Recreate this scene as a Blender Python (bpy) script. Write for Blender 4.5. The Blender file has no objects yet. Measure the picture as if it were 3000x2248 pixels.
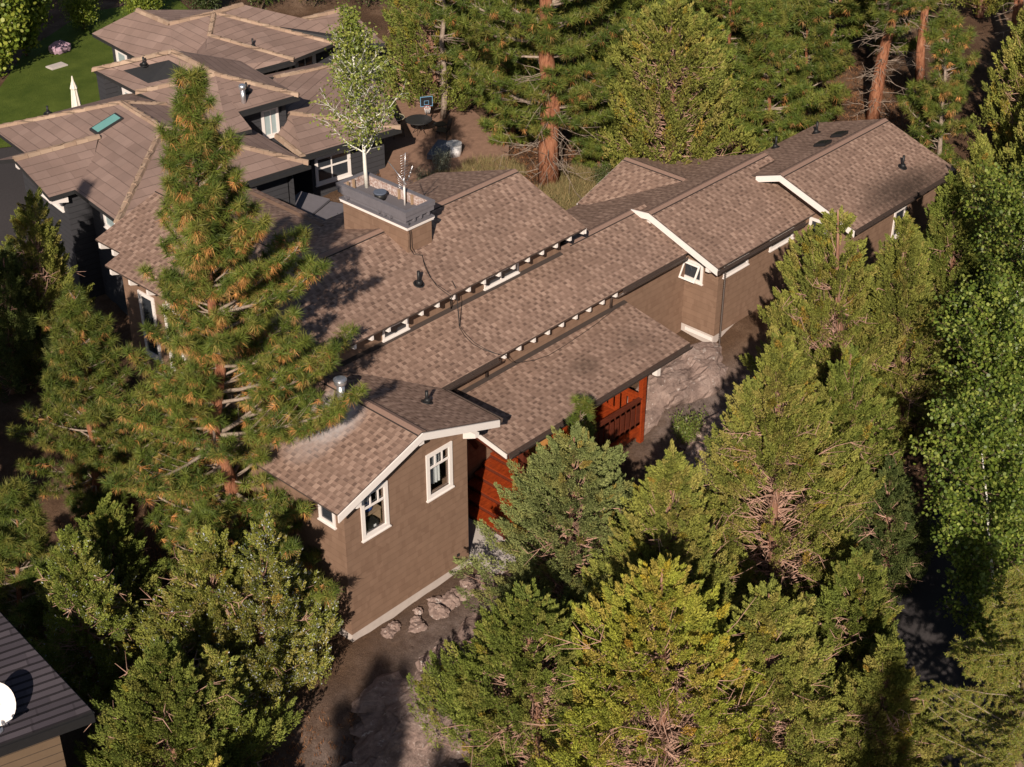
import bpy, bmesh, math, random
import numpy as np
from mathutils import Vector, noise as mnoise

# ------------------------------------------------------------------ scene, camera, light
scene = bpy.context.scene
COL = scene.collection
cam_d = bpy.data.cameras.new("camera")
cam = bpy.data.objects.new("camera", cam_d); COL.objects.link(cam)
TH, ROLL, YAW, FPX = 0.5629, 0.0019, 0.75016, 4466.04
fw = Vector((math.cos(YAW)*math.cos(TH), math.sin(YAW)*math.cos(TH), -math.sin(TH)))
rt0 = Vector((math.sin(YAW), -math.cos(YAW), 0)); up0 = rt0.cross(fw)
rt = rt0*math.cos(ROLL)+up0*math.sin(ROLL); up = up0*math.cos(ROLL)-rt0*math.sin(ROLL)
from mathutils import Matrix
cam.matrix_world = Matrix(((rt.x, up.x, -fw.x, -21.083), (rt.y, up.y, -fw.y, -24.78), (rt.z, up.z, -fw.z, 25.306), (0, 0, 0, 1)))
cam_d.sensor_width = 36; cam_d.lens = FPX/3000*36; cam_d.clip_end = 600; cam_d.clip_start = 0.5
scene.camera = cam

SUN_AZ, SUN_EL = math.radians(36), math.radians(31)      # the way the light travels, and its height
world = bpy.data.worlds.new("World"); scene.world = world; world.use_nodes = True
wn = world.node_tree; wn.nodes.clear()
sky = wn.nodes.new('ShaderNodeTexSky'); sky.sky_type = 'NISHITA'; sky.sun_disc = False
sky.sun_elevation = SUN_EL; sky.sun_rotation = math.radians(90)-(SUN_AZ+math.pi)
bgn = wn.nodes.new('ShaderNodeBackground'); bgn.inputs[1].default_value = 0.05
out = wn.nodes.new('ShaderNodeOutputWorld')
wn.links.new(sky.outputs[0], bgn.inputs[0]); wn.links.new(bgn.outputs[0], out.inputs[0])
sun_d = bpy.data.lights.new("sun", 'SUN'); sun_d.energy = 5.0; sun_d.angle = math.radians(0.53); sun_d.color = (1.0, 0.87, 0.72)
sun = bpy.data.objects.new("sun", sun_d); COL.objects.link(sun)
sd = Vector((math.cos(SUN_AZ)*math.cos(SUN_EL), math.sin(SUN_AZ)*math.cos(SUN_EL), -math.sin(SUN_EL)))
sun.rotation_euler = sd.to_track_quat('-Z', 'Y').to_euler(); sun.location = (-40, -30, 40)
scene.view_settings.view_transform = 'Standard'; scene.view_settings.look = 'None'
scene.view_settings.exposure = 0.22; scene.view_settings.gamma = 1.0
scene.render.resolution_x = 1024; scene.render.resolution_y = 767
scene.render.engine = 'CYCLES'
try:
    scene.cycles.max_bounces = 4; scene.cycles.diffuse_bounces = 1; scene.cycles.transparent_max_bounces = 6
except Exception: pass

# ------------------------------------------------------------------ materials
class NT:
    def __init__(s, name):
        s.m = bpy.data.materials.new(name); s.m.use_nodes = True
        s.t = s.m.node_tree; s.t.nodes.clear()
        s.o = s.t.nodes.new('ShaderNodeOutputMaterial')
    def n(s, typ, ins=None, **kw):
        nd = s.t.nodes.new('ShaderNode'+typ)
        for k, v in kw.items(): setattr(nd, k, v)
        for k, v in (ins or {}).items():
            if hasattr(v, 'is_output'): s.t.links.new(v, nd.inputs[k])
            else: nd.inputs[k].default_value = v
        return nd
    def math(s, op, a, b=0.0, c=None):
        i = {0: a, 1: b}
        if c is not None: i[2] = c
        return s.n('Math', i, operation=op).outputs[0]
    def mix(s, fac, a, b, bt='MIX'):
        nd = s.n('Mix', {0: fac, 6: a, 7: b}, data_type='RGBA', blend_type=bt)
        return nd.outputs[2]
    def noise(s, scale, detail=4, rough=.6, vec=None, dim='3D'):
        i = {'Scale': scale, 'Detail': detail, 'Roughness': rough}
        if vec is not None: i['Vector'] = vec
        return s.n('TexNoise', i, noise_dimensions=dim).outputs[0]
    def ramp(s, fac, stops):
        nd = s.n('ValToRGB', {0: fac}); e = nd.color_ramp.elements
        while len(e) < len(stops): e.new(.5)
        for q, (p, c) in zip(e, stops):
            q.position = p; q.color = (*c, 1) if len(c) == 3 else c
        return nd.outputs[0]
    def pos(s): return s.n('NewGeometry').outputs['Position']
    def done(s, color, rough=.8, bump=None, bdist=.02, bstr=.6, spec=.3, metal=0.0):
        i = {'Base Color': color, 'Roughness': rough, 'Specular IOR Level': spec, 'Metallic': metal}
        if bump is not None:
            i['Normal'] = s.n('Bump', {'Height': bump, 'Distance': bdist, 'Strength': bstr}).outputs[0]
        p = s.n('BsdfPrincipled', i)
        s.t.links.new(p.outputs[0], s.o.inputs[0]); return s.m
C4 = lambda c: (c[0], c[1], c[2], 1)

def plain(name, c, rough=.6, var=.18, scale=6, spec=.3, metal=0.0, bump=0):
    k = NT(name); f = k.noise(scale, 5, .65, k.pos())
    col = k.mix(f, C4([x*(1-var) for x in c]), C4([min(1, x*(1+var)) for x in c]))
    return k.done(col, rough, f if bump else None, .02, bump, spec, metal)

def courses(name, base, light, dark, row, tab, cut=.5, line=.16, linemul=.55, jitter=.3, rough=.9, bstr=.5, stain=None, moss=None, stag=5.37, tabs=False, gapd=.22):
    """rows of shingles or tiles with a random tone per piece; UVs are metres, v runs up the slope"""
    k = NT(name); uv = k.n('UVMap').outputs[0]
    s = k.n('SeparateXYZ', {0: uv}); u, v = s.outputs[0], s.outputs[1]
    wob = k.math('MULTIPLY', k.math('SUBTRACT', k.noise(3.1, 2, .5, uv), .5), row*.10)
    rv = k.math('DIVIDE', k.math('ADD', v, wob), row); r = k.math('FLOOR', rv); fv = k.math('SUBTRACT', rv, r)
    rn = k.n('TexWhiteNoise', {'W': r}, noise_dimensions='1D').outputs[0]
    cu = k.math('ADD', k.math('DIVIDE', u, tab), k.math('MULTIPLY', rn, stag)); c = k.math('FLOOR', cu); fu = k.math('SUBTRACT', cu, c)
    cell = k.n('CombineXYZ', {0: c, 1: r, 2: 0.0}).outputs[0]
    w = k.n('TexWhiteNoise', {'Vector': cell}, noise_dimensions='3D')
    cell2 = k.n('CombineXYZ', {0: k.math('FLOOR', k.math('MULTIPLY', cu, .43)), 1: r, 2: 3.7}).outputs[0]
    w2 = k.n('TexWhiteNoise', {'Vector': cell2}, noise_dimensions='3D')
    istab = k.math('GREATER_THAN', w.outputs[0], cut)
    if tabs:
        ch_ = k.n('SeparateColor', {0: w.outputs[1]}); r1, r2, r3 = ch_.outputs[0], ch_.outputs[1], ch_.outputs[2]
        istab = k.math('LESS_THAN', fu, k.math('ADD', .36, k.math('MULTIPLY', r1, .30)))
        lit = k.math('MULTIPLY', istab, k.math('MULTIPLY', r2, .85))
        col = k.mix(lit, C4(base), C4(light))
        rec = k.math('MULTIPLY', k.math('SUBTRACT', 1.0, istab), k.math('LESS_THAN', fv, k.math('ADD', .45, k.math('MULTIPLY', r1, .35))))
        col = k.mix(k.math('MULTIPLY', rec, k.math('ADD', .12, k.math('MULTIPLY', r3, .62))), col, C4(dark))  # shade in the recess between tabs, painted into the colour
        col = k.mix(k.math('MULTIPLY', w2.outputs[0], .16), col, C4(dark))
    else:
        col = k.mix(istab, C4(base), C4(light))
        col = k.mix(k.math('MULTIPLY', w2.outputs[0], .55), col, C4(dark))
    val = k.math('ADD', 1-jitter/2, k.math('MULTIPLY', k.n('SeparateColor', {0: w.outputs[1]}).outputs[1], jitter))
    # the lower (butt) edge of every course: joint line and overlap shadow painted dark
    edge = k.math('LESS_THAN', fv, line)
    val = k.math('MULTIPLY', val, k.math('SUBTRACT', 1.0, k.math('MULTIPLY', edge, 1-linemul)))
    gap = k.math('LESS_THAN', fu, .05)
    val = k.math('MULTIPLY', val, k.math('SUBTRACT', 1.0, k.math('MULTIPLY', gap, gapd)))
    grain = k.noise(60, 3, .7, uv); big = k.noise(.55, 4, .6, k.pos())
    val = k.math('MULTIPLY', val, k.math('ADD', .72, k.math('MULTIPLY', grain, .38)))
    val = k.math('MULTIPLY', val, k.math('ADD', .72, k.math('MULTIPLY', big, .56)))
    g = k.n('CombineColor', {0: val, 1: val, 2: val}).outputs[0]
    col = k.mix(1.0, col, g, 'MULTIPLY')
    for (ctr, rad, sc, tone, amt) in (stain or []):
        p = k.n('VectorMath', {0: k.pos(), 1: ctr}, operation='SUBTRACT').outputs[0]
        p = k.n('VectorMath', {0: p, 1: sc}, operation='MULTIPLY').outputs[0]
        d = k.n('VectorMath', {0: p}, operation='LENGTH').outputs[1]
        m = k.math('SUBTRACT', 1.0, k.math('DIVIDE', d, rad)); m = k.math('MAXIMUM', m, 0.0)
        m = k.math('MULTIPLY', k.math('POWER', m, .8), k.math('MULTIPLY', k.noise(7, 4, .7, uv), amt))
        m = k.math('MINIMUM', m, .9)
        col = k.mix(m, col, C4(tone))
    h = k.math('ADD', k.math('MULTIPLY', istab, .35), k.math('SUBTRACT', 1.0, fv))
    h = k.math('ADD', h, k.math('MULTIPLY', grain, .25))
    return k.done(col, rough, h, .012, bstr, .2)

RB, RL, RD = (.290, .188, .146), (.405, .278, .220), (.115, .072, .058)
M_SHINGLE = courses("asphalt_shingle", RB, RL, RD, .143, .265, cut=.74, tabs=True, line=.09, linemul=.80, jitter=.14)
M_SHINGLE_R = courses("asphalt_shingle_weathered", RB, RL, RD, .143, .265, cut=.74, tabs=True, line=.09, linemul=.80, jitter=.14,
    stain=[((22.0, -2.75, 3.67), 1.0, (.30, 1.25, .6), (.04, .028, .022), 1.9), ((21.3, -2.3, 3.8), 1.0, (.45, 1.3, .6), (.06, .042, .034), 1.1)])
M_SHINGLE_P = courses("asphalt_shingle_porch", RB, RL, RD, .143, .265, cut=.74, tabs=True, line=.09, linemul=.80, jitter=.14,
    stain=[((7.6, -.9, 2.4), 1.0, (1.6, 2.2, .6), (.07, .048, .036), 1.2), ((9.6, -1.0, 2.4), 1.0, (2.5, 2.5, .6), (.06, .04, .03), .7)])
M_SHINGLE_F = courses("asphalt_shingle_stained", RB, RL, RD, .143, .265, cut=.74, tabs=True, line=.09, linemul=.80, jitter=.14,
    stain=[((-.75, .35, 4.1), 1.0, (1.05, 1.05, .4), (.56, .54, .56), 1.5), ((-1.3, .2, 4.0), 1.0, (.85, 1.3, .4), (.50, .47, .48), .9)])
M_TILE = courses("concrete_tile", (.275, .190, .162), (.305, .214, .184), (.225, .153, .132), .36, .50, cut=.62, line=.08, linemul=.62, gapd=.10, jitter=.16, bstr=.8)
M_CAPTILE = courses("cap_tile", (.36, .25, .185), (.41, .30, .225), (.28, .19, .14), .42, .42, cut=.5, line=.12, linemul=.5, jitter=.25, bstr=.9)
M_DARKROOF = courses("dark_shingle", (.055, .047, .058), (.075, .064, .076), (.04, .034, .043), .17, .9, cut=.7, line=.3, linemul=.3, jitter=.15, bstr=1.0)
M_SIDING = courses("siding_shingle", (.245, .155, .110), (.275, .178, .128), (.225, .142, .102), .185, .15, cut=.55, line=.07, linemul=.72, jitter=.10, rough=.85, bstr=.25)
def siding():
    k = NT("shingle_siding"); uv = k.n('UVMap').outputs[0]
    s = k.n('SeparateXYZ', {0: uv}); u, v = s.outputs[0], s.outputs[1]
    rv = k.math('DIVIDE', v, .20); r = k.math('FLOOR', rv); fv = k.math('SUBTRACT', rv, r)
    rn = k.n('TexWhiteNoise', {'W': r}, noise_dimensions='1D').outputs[0]
    cu = k.math('ADD', k.math('DIVIDE', u, .14), k.math('MULTIPLY', rn, 7.3)); c = k.math('FLOOR', cu)
    w = k.n('TexWhiteNoise', {'Vector': k.n('CombineXYZ', {0: c, 1: r, 2: 0.0}).outputs[0]}, noise_dimensions='3D').outputs[0]
    patch = k.noise(.9, 2, .5, k.pos())
    d = k.math('GREATER_THAN', k.math('ADD', w, k.math('MULTIPLY', patch, .5)), 1.05)
    col = k.mix(w, (.215, .134, .094, 1), (.245, .155, .110, 1))
    col = k.mix(k.math('MULTIPLY', d, .65), col, (.185, .112, .078, 1))
    e = k.math('LESS_THAN', fv, .09)
    val = k.math('SUBTRACT', 1.0, k.math('MULTIPLY', e, .16))
    val = k.math('MULTIPLY', val, k.math('ADD', .85, k.math('MULTIPLY', k.noise(2.2, 5, .65, k.pos()), .30)))
    col = k.mix(1.0, col, k.n('CombineColor', {0: val, 1: val, 2: val}).outputs[0], 'MULTIPLY')
    return k.done(col, .85, k.math('SUBTRACT', 1.0, fv), .012, .35, .2)
M_SIDING = siding()
def lap(name, c, row=.2):
    k = NT(name); uv = k.n('UVMap').outputs[0]; s = k.n('SeparateXYZ', {0: uv})
    rv = k.math('DIVIDE', s.outputs[1], row); fv = k.math('FRACT', rv)
    e = k.math('LESS_THAN', fv, .1)
    col = k.mix(k.noise(3, 4, .6, k.pos()), C4([x*.85 for x in c]), C4([x*1.15 for x in c]))
    col = k.mix(k.math('MULTIPLY', e, .55), col, (.01, .01, .012, 1))
    return k.done(col, .7, k.math('SUBTRACT', 1.0, fv), .015, .6, .3)
M_LAP = lap("charcoal_lap_siding", (.045, .045, .052))
M_LAP_TAN = lap("tan_lap_siding", (.135, .092, .06), .23)
M_WHITE = plain("white_painted_trim", (.80, .74, .72), .55, .05, 9)
M_GUTTER = plain("dark_metal_gutter", (.075, .055, .048), .45, .35, 14, .4)
M_DARK = plain("dark_soffit", (.06, .045, .04), .8, .2)
M_BLACK = plain("black_plastic", (.018, .018, .02), .45, .2)
M_IRON = plain("dark_iron", (.03, .03, .032), .5, .25)
M_RIDGE = plain("ridge_cap_shingle", (.26, .168, .135), .9, .25, 26, .2, 0, .4)
M_CAPEDGE = plain("dark_cap_edge", (.035, .028, .026), .85, .2, 12)
M_GALV = plain("galvanised_steel", (.68, .68, .72), .32, .12, 11, .5, .85)
M_GREYPAINT = plain("grey_painted_wood", (.155, .145, .165), .7, .22, 5, .3, 0, .2)
M_CAPFLOOR = plain("grey_membrane", (.135, .125, .14), .85, .2, 3)
M_STUD = plain("bare_wood_stud", (.34, .23, .15), .8, .2, 12)
M_CONC = plain("concrete", (.52, .45, .42), .9, .2, 3, .2, 0, .3)
M_PAD = plain("pale_concrete", (.50, .45, .43), .9, .12, 2.5, .2, 0, .2)
M_DENIM = plain("blue_grey_cloth", (.10, .12, .17), .8, .3, 7)
M_TUBWHITE = plain("white_cloth", (.86, .84, .86), .6, .05, 8)
M_BLUE = plain("blue_plastic", (.03, .09, .35), .35, .1)
M_TRUNK_A = None
def wood(name, c1, c2, rough=.35, spec=.5):
    k = NT(name); s = k.n('VectorMath', {0: k.pos(), 1: (3.0, 14.0, 22.0)}, operation='MULTIPLY').outputs[0]
    f = k.noise(1.6, 6, .7, s)
    col = k.ramp(f, [(.28, c1), (.72, c2)])
    return k.done(col, rough, f, .004, .3, spec)
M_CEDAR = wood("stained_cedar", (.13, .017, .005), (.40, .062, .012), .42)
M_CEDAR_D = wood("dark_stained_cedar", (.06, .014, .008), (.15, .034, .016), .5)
def glass():
    k = NT("window_glass")
    g = k.n('BsdfGlossy', {'Color': (.75, .8, .85, 1), 'Roughness': .03})
    t = k.n('BsdfTransparent', {'Color': (.85, .88, .88, 1)})
    mx = k.n('MixShader', {0: .12, 1: t.outputs[0], 2: g.outputs[0]})
    k.t.links.new(mx.outputs[0], k.o.inputs[0]); return k.m
M_GLASS = glass()
M_PANE = plain("dark_window_pane", (.035, .04, .05), .06, .3, 2, .8)
M_PANE_L = plain("pale_window_pane", (.34, .42, .44), .10, .18, 1.5, .8)
M_SKYLIGHT = plain("skylight_glass", (.16, .36, .34), .12, .25, 1.2, .8)
M_INTERIOR = plain("dark_interior", (.05, .04, .035), .9, .2)
M_CURTAIN = plain("pale_curtain", (.62, .62, .64), .8, .15, 9)
M_YELLOW = plain("warm_tan_board", (.55, .26, .08), .6, .1, 4)
M_MAT = plain("yellow_mat", (.70, .58, .22), .8, .1, 4)
M_PINK = plain("faded_pink_cover", (.42, .28, .36), .7, .25, 7)
M_CREAM = plain("cream_canvas", (.75, .70, .62), .7, .08, 8)
M_OLIVE = plain("weathered_panel", (.40, .28, .24), .8, .35, 9)
def panel_wx():
    k = NT("peeling_paint_panel"); f = k.noise(13, 5, .75, k.pos())
    return k.done(k.ramp(f, [(.40, (.30, .18, .15)), (.62, (.62, .54, .52))]), .85, f, .01, .4)
M_PEEL = panel_wx()
def rock():
    k = NT("basalt_rock"); p = k.pos()
    a = k.noise(1.3, 8, .72, p); b = k.noise(9, 6, .7, p)
    col = k.ramp(a, [(.25, (.15, .105, .092)), (.5, (.34, .25, .22)), (.75, (.50, .39, .35))])
    lich = k.math('GREATER_THAN', k.noise(4.5, 5, .75, p), .62)
    col = k.mix(k.math('MULTIPLY', lich, .7), col, (.62, .56, .53, 1))
    col = k.mix(1.0, col, k.ramp(b, [(.25, (.62, .6, .6)), (.7, (1, 1, 1))]), 'MULTIPLY')
    return k.done(col, .95, k.math('ADD', a, k.math('MULTIPLY', b, .5)), .10, .9, .15)
M_ROCK = rock()
def ground():
    k = NT("forest_floor"); p = k.pos()
    a = k.noise(.45, 6, .65, p); b = k.noise(6, 8, .75, p); c = k.noise(28, 4, .8, p)
    col = k.ramp(a, [(.3, (.075, .045, .030)), (.5, (.14, .085, .055)), (.68, (.25, .165, .115))])
    col = k.mix(k.math('MULTIPLY', k.ramp(b, [(.45, (0, 0, 0)), (.65, (1, 1, 1))]), .5), col, (.10, .06, .04, 1))
    at = k.n('Attribute', attribute_name='rocky').outputs['Fac']
    rc = k.ramp(k.noise(2.1, 8, .75, p), [(.3, (.085, .062, .058)), (.5, (.20, .155, .14)), (.72, (.34, .27, .25))])
    col = k.mix(k.math('MINIMUM', k.math('MULTIPLY', at, k.math('ADD', b, .55)), 1.0), col, rc)
    col = k.mix(1.0, col, k.ramp(c, [(.3, (.62, .6, .58)), (.7, (1.1, 1.1, 1.1))]), 'MULTIPLY')
    return k.done(col, .95, k.math('ADD', b, k.math('MULTIPLY', c, .4)), .08, .9, .1)
M_GROUND = ground()
def lawn():
    k = NT("mown_grass"); p = k.pos()
    a = k.noise(.8, 9, .72, p); b = k.noise(30, 3, .8, p)
    col = k.ramp(a, [(.3, (.058, .092, .014)), (.7, (.125, .165, .030))])
    col = k.mix(1.0, col, k.ramp(b, [(.3, (.55, .55, .55)), (.7, (1.2, 1.2, 1.2))]), 'MULTIPLY')
    return k.done(col, .9, b, .04, .9, .1)
M_LAWN = lawn()
M_ASPHALT = plain("asphalt", (.047, .042, .044), .9, .35, 16, .2, 0, .4)
def bark(name, stops, sc=(9, 9, 2.2), bd=.05):
    k = NT(name); q = k.n('VectorMath', {0: k.n('TexCoord').outputs['Object'], 1: sc}, operation='MULTIPLY').outputs[0]
    f = k.noise(1.0, 6, .75, q)
    return k.done(k.ramp(f, stops), .9, f, bd, .9, .15)
M_BARK_P = bark("ponderosa_bark", [(.33, (.045, .018, .012)), (.46, (.25, .10, .055)), (.7, (.44, .215, .13))])
M_BARK_J = bark("juniper_bark", [(.3, (.10, .045, .03)), (.5, (.27, .14, .095)), (.75, (.42, .28, .22))], (14, 14, 1.6), .03)
M_BARK_D = bark("dead_wood", [(.3, (.16, .115, .09)), (.7, (.42, .34, .28))], (9, 9, 9), .01)
M_BARK_JD = bark("juniper_limb_bark", [(.3, (.30, .16, .115)), (.7, (.58, .38, .30))], (9, 9, 9), .01)
M_BARK_W = bark("aspen_bark", [(.30, (.05, .045, .04)), (.36, (.66, .64, .58)), (.8, (.86, .84, .80))], (2.5, 2.5, 7), .01)
M_BARK_B = bark("brown_bark", [(.3, (.07, .05, .035)), (.7, (.24, .17, .12))], (10, 10, 3), .03)
def foliage(name, tr=.25, rough=.6, spec=.25):
    k = NT(name)
    c = k.n('Attribute', attribute_name='tint').outputs['Color']
    r = k.n('ObjectInfo').outputs['Random']
    v = k.math('ADD', .86, k.math('MULTIPLY', r, .28))
    c = k.mix(1.0, c, k.n('CombineColor', {0: v, 1: v, 2: v}).outputs[0], 'MULTIPLY')
    p = k.n('BsdfPrincipled', {'Base Color': c, 'Roughness': rough, 'Specular IOR Level': spec})
    t = k.n('BsdfTranslucent', {'Color': c})
    mx = k.n('MixShader', {0: tr, 1: p.outputs[0], 2: t.outputs[0]})
    k.t.links.new(mx.outputs[0], k.o.inputs[0]); return k.m
M_NEEDLE = foliage("pine_needles", .18, .55)
M_SCALE = foliage("juniper_scale_leaves", .15, .7, .15)
M_LEAF = foliage("broad_leaves", .32, .45, .4)
M_GRASS = foliage("dry_grass_blades", .3, .7, .1)

# ------------------------------------------------------------------ mesh helpers
def setp(o, label=None, cat=None, group=None, kind=None):
    for k_, v_ in (('label', label), ('category', cat), ('group', group), ('kind', kind)):
        if v_: o[k_] = v_
    return o
def empty(name, loc=(0, 0, 0), label=None, cat=None, group=None, rz=0):
    o = bpy.data.objects.new(name, None); COL.objects.link(o); o.location = loc; o.rotation_euler = (0, 0, rz)
    o.empty_display_size = .2
    return setp(o, label, cat, group)

class MB:
    """collects polygons; build() links them as ONE mesh object with UVs in metres"""
    def __init__(s): s.v = []; s.f = []; s.m = []; s.sm = []
    def poly(s, pts, m=0, smooth=False):
        i = len(s.v); s.v += [tuple(p) for p in pts]; s.f.append(tuple(range(i, i+len(pts)))); s.m.append(m); s.sm.append(smooth)
        return s
    def box(s, x0, x1, y0, y1, z0, z1, m=0, xf=None):
        c = [(x, y, z) for z in (z0, z1) for y in (y0, y1) for x in (x0, x1)]
        if xf: c = [xf(*p) for p in c]
        for q in ((0, 2, 3, 1), (4, 5, 7, 6), (0, 1, 5, 4), (2, 6, 7, 3), (0, 4, 6, 2), (1, 3, 7, 5)): s.poly([c[k] for k in q], m)
        return s
    def slab(s, pts, t, mt=0, ms=1, mb=1):
        n = len(pts); a = Vector(pts[0]); nrm = Vector((0, 0, 0))
        for i in range(n): nrm += Vector(pts[i]).cross(Vector(pts[(i+1) % n]))
        if nrm.z < 0: pts = pts[::-1]
        lo = [(p[0], p[1], p[2]-t) for p in pts]
        s.poly(pts, mt); s.poly(lo[::-1], mb)
        for i in range(n):
            j = (i+1) % n; s.poly([lo[i], lo[j], pts[j], pts[i]], ms)
        return s
    def prism(s, pts, d, m=0):
        """polygon swept along vector d"""
        d = Vector(d); a = [Vector(p) for p in pts]; b = [p+d for p in a]; n = len(a)
        nrm = Vector((0, 0, 0))
        for i in range(n): nrm += a[i].cross(a[(i+1) % n])
        if nrm.dot(d) > 0: a, b = b, a
        s.poly(a, m); s.poly(b[::-1], m)
        for i in range(n):
            j = (i+1) % n; s.poly([a[j], a[i], b[i], b[j]], m)
        return s
    def beam(s, p, q, w, h, m=0, upv=(0, 0, 1), drop=0.0):
        p, q = Vector(p), Vector(q); d = (q-p).normalized(); u = Vector(upv); sd_ = d.cross(u).normalized(); u = sd_.cross(d)
        o = -u*drop
        r = [sd_*(w/2*a)+u*(h*b)+o for a, b in ((-1, 0), (1, 0), (1, -1), (-1, -1))]
        A = [p+k for k in r]; B = [q+k for k in r]
        s.poly(A[::-1], m); s.poly(B, m)
        for i in range(4):
            j = (i+1) % 4; s.poly([A[i], A[j], B[j], B[i]][::-1], m)
        return s
    def tube(s, pts, rad, n=8, m=0, cap=True, smooth=True):
        P = [Vector(p) for p in pts]; R = rad if isinstance(rad, (list, tuple)) else [rad]*len(P)
        rings = []; ref = Vector((.31, .27, .91))
        for i, p in enumerate(P):
            d = (P[min(i+1, len(P)-1)]-P[max(i-1, 0)]).normalized()
            a = d.cross(ref)
            if a.length < 1e-4: a = d.cross(Vector((1, 0, 0)))
            a.normalize(); b = d.cross(a)
            rings.append([p+(a*math.cos(2*math.pi*k/n)+b*math.sin(2*math.pi*k/n))*R[i] for k in range(n)])
        i0 = len(s.v)
        for r in rings: s.v += [tuple(q) for q in r]
        for i in range(len(P)-1):
            for k in range(n):
                a, b = i0+i*n+k, i0+i*n+(k+1) % n
                s.f.append((a, b, b+n, a+n)); s.m.append(m); s.sm.append(smooth)
        if cap:
            s.f.append(tuple(i0+k for k in range(n))[::-1]); s.m.append(m); s.sm.append(False)
            e = i0+(len(P)-1)*n; s.f.append(tuple(e+k for k in range(n))); s.m.append(m); s.sm.append(False)
        return s
    def build(s, name, mats, parent=None, loc=None, rz=0.0):
        mats = mats if isinstance(mats, (list, tuple)) else [mats]
        me = bpy.data.meshes.new(name); me.from_pydata(s.v, [], s.f)
        for mm in mats: me.materials.append(mm)
        me.polygons.foreach_set('material_index', [min(k, len(mats)-1) for k in s.m])
        me.polygons.foreach_set('use_smooth', s.sm)
        uvl = me.uv_layers.new(name='UVMap'); me.update()
        for p in me.polygons:
            n = p.normal
            if abs(n.z) > .995: u, v = Vector((1, 0, 0)), Vector((0, 1, 0))
            else:
                u = Vector((0, 0, 1)).cross(n).normalized(); v = n.cross(u)
            for li in p.loop_indices:
                co = me.vertices[me.loops[li].vertex_index].co; uvl.data[li].uv = (co.dot(u), co.dot(v))
        o = bpy.data.objects.new(name, me); COL.objects.link(o)
        if loc is not None: o.location = loc; o.rotation_euler = (0, 0, rz)
        if parent: o.parent = parent
        return o

def np_mesh(name, V, F, cols, mat, parent=None, smooth=False):
    """V (n,3); F (m,k) of one polygon size; cols (m,3) one colour per face"""
    me = bpy.data.meshes.new(name); n, m, k = len(V), len(F), F.shape[1]
    me.vertices.add(n); me.vertices.foreach_set('co', np.ascontiguousarray(V, dtype=np.float32).ravel())
    me.loops.add(m*k); me.loops.foreach_set('vertex_index', np.ascontiguousarray(F, dtype=np.int32).ravel())
    me.polygons.add(m); me.polygons.foreach_set('loop_start', np.arange(0, m*k, k, dtype=np.int32))
    try: me.polygons.foreach_set('loop_total', np.full(m, k, dtype=np.int32))
    except Exception: pass
    me.update(calc_edges=True)
    at = me.attributes.new('tint', 'FLOAT_COLOR', 'FACE')
    c4 = np.ones((m, 4), dtype=np.float32); c4[:, :3] = cols; at.data.foreach_set('color', c4.ravel())
    me.materials.append(mat)
    o = bpy.data.objects.new(name, me); COL.objects.link(o)
    if parent: o.parent = parent
    return o

# ------------------------------------------------------------------ the lie of the land
GROUND_POINTS = [(-2.6,-2,-1.25),(0,-2.2,-1.25),(2.2,-2,-1.12),(-3,1,-1.2),(-3,5,-1.0),(-2.5,9,-.6),(3.2,-1.3,-1.05),(5,-2.6,-1.2),(7,-2.6,-1.0),(9.3,-2.2,-.6),
(11,-1.2,-.1),(13.5,-1.2,.1),(12,-3,-.5),(15.2,-1.3,.62),(17,-1.4,.66),(18.5,-3.2,.4),(14.6,-2.6,.2),(21,-3.6,.3),(25,-3.6,.3),(26,2,1.2),(30,4,1.8),(36,2,2.4),(12,-6,-1.4),(18,-7,-.6),(26,-8,-.2),(10,-10,-2.6),(5,-9,-2.7),
(0,-7,-2.6),(-4,-5,-2.3),(-8,-3,-2.2),(-8,3,-1.6),(-11,0,-2.2),(2,-14,-3.8),(8,-14,-3.4),(16,-14,-2.8),(-4,-12,-3.4),(30,-14,-1.5),(0,13,.2),(-3,15,.2),(0,20,.6),(5,26,1),(10,30,1.2),
(8,9.5,1.7),(11,10,1.9),(13,7.5,1.9),(14,12,2),(17,8.7,2),(17,14,2),(16,5.8,1.8),(21,6,1.8),(22,10,2.2),(28,9,2.2),(34,10,2.8),(18,22,2),(14,27,1.6),(12,35,1.2),(25,30,2.4),(40,22,3.4),(50,10,4),(50,-6,3),(60,30,5),(20,50,3),(0,45,1.5),(-15,25,0),(-20,0,-2.5),(80,60,8),(40,-20,-1)]
GP = np.array(GROUND_POINTS, dtype=float)
def ground_z(x, y):
    x = np.asarray(x, float); y = np.asarray(y, float)
    d2 = (x[..., None]-GP[:, 0])**2+(y[..., None]-GP[:, 1])**2+.6
    w = 1/d2**1.6
    return (w*GP[:, 2]).sum(-1)/w.sum(-1)
def gz(x, y): return float(ground_z(np.array([x]), np.array([y]))[0])
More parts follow.
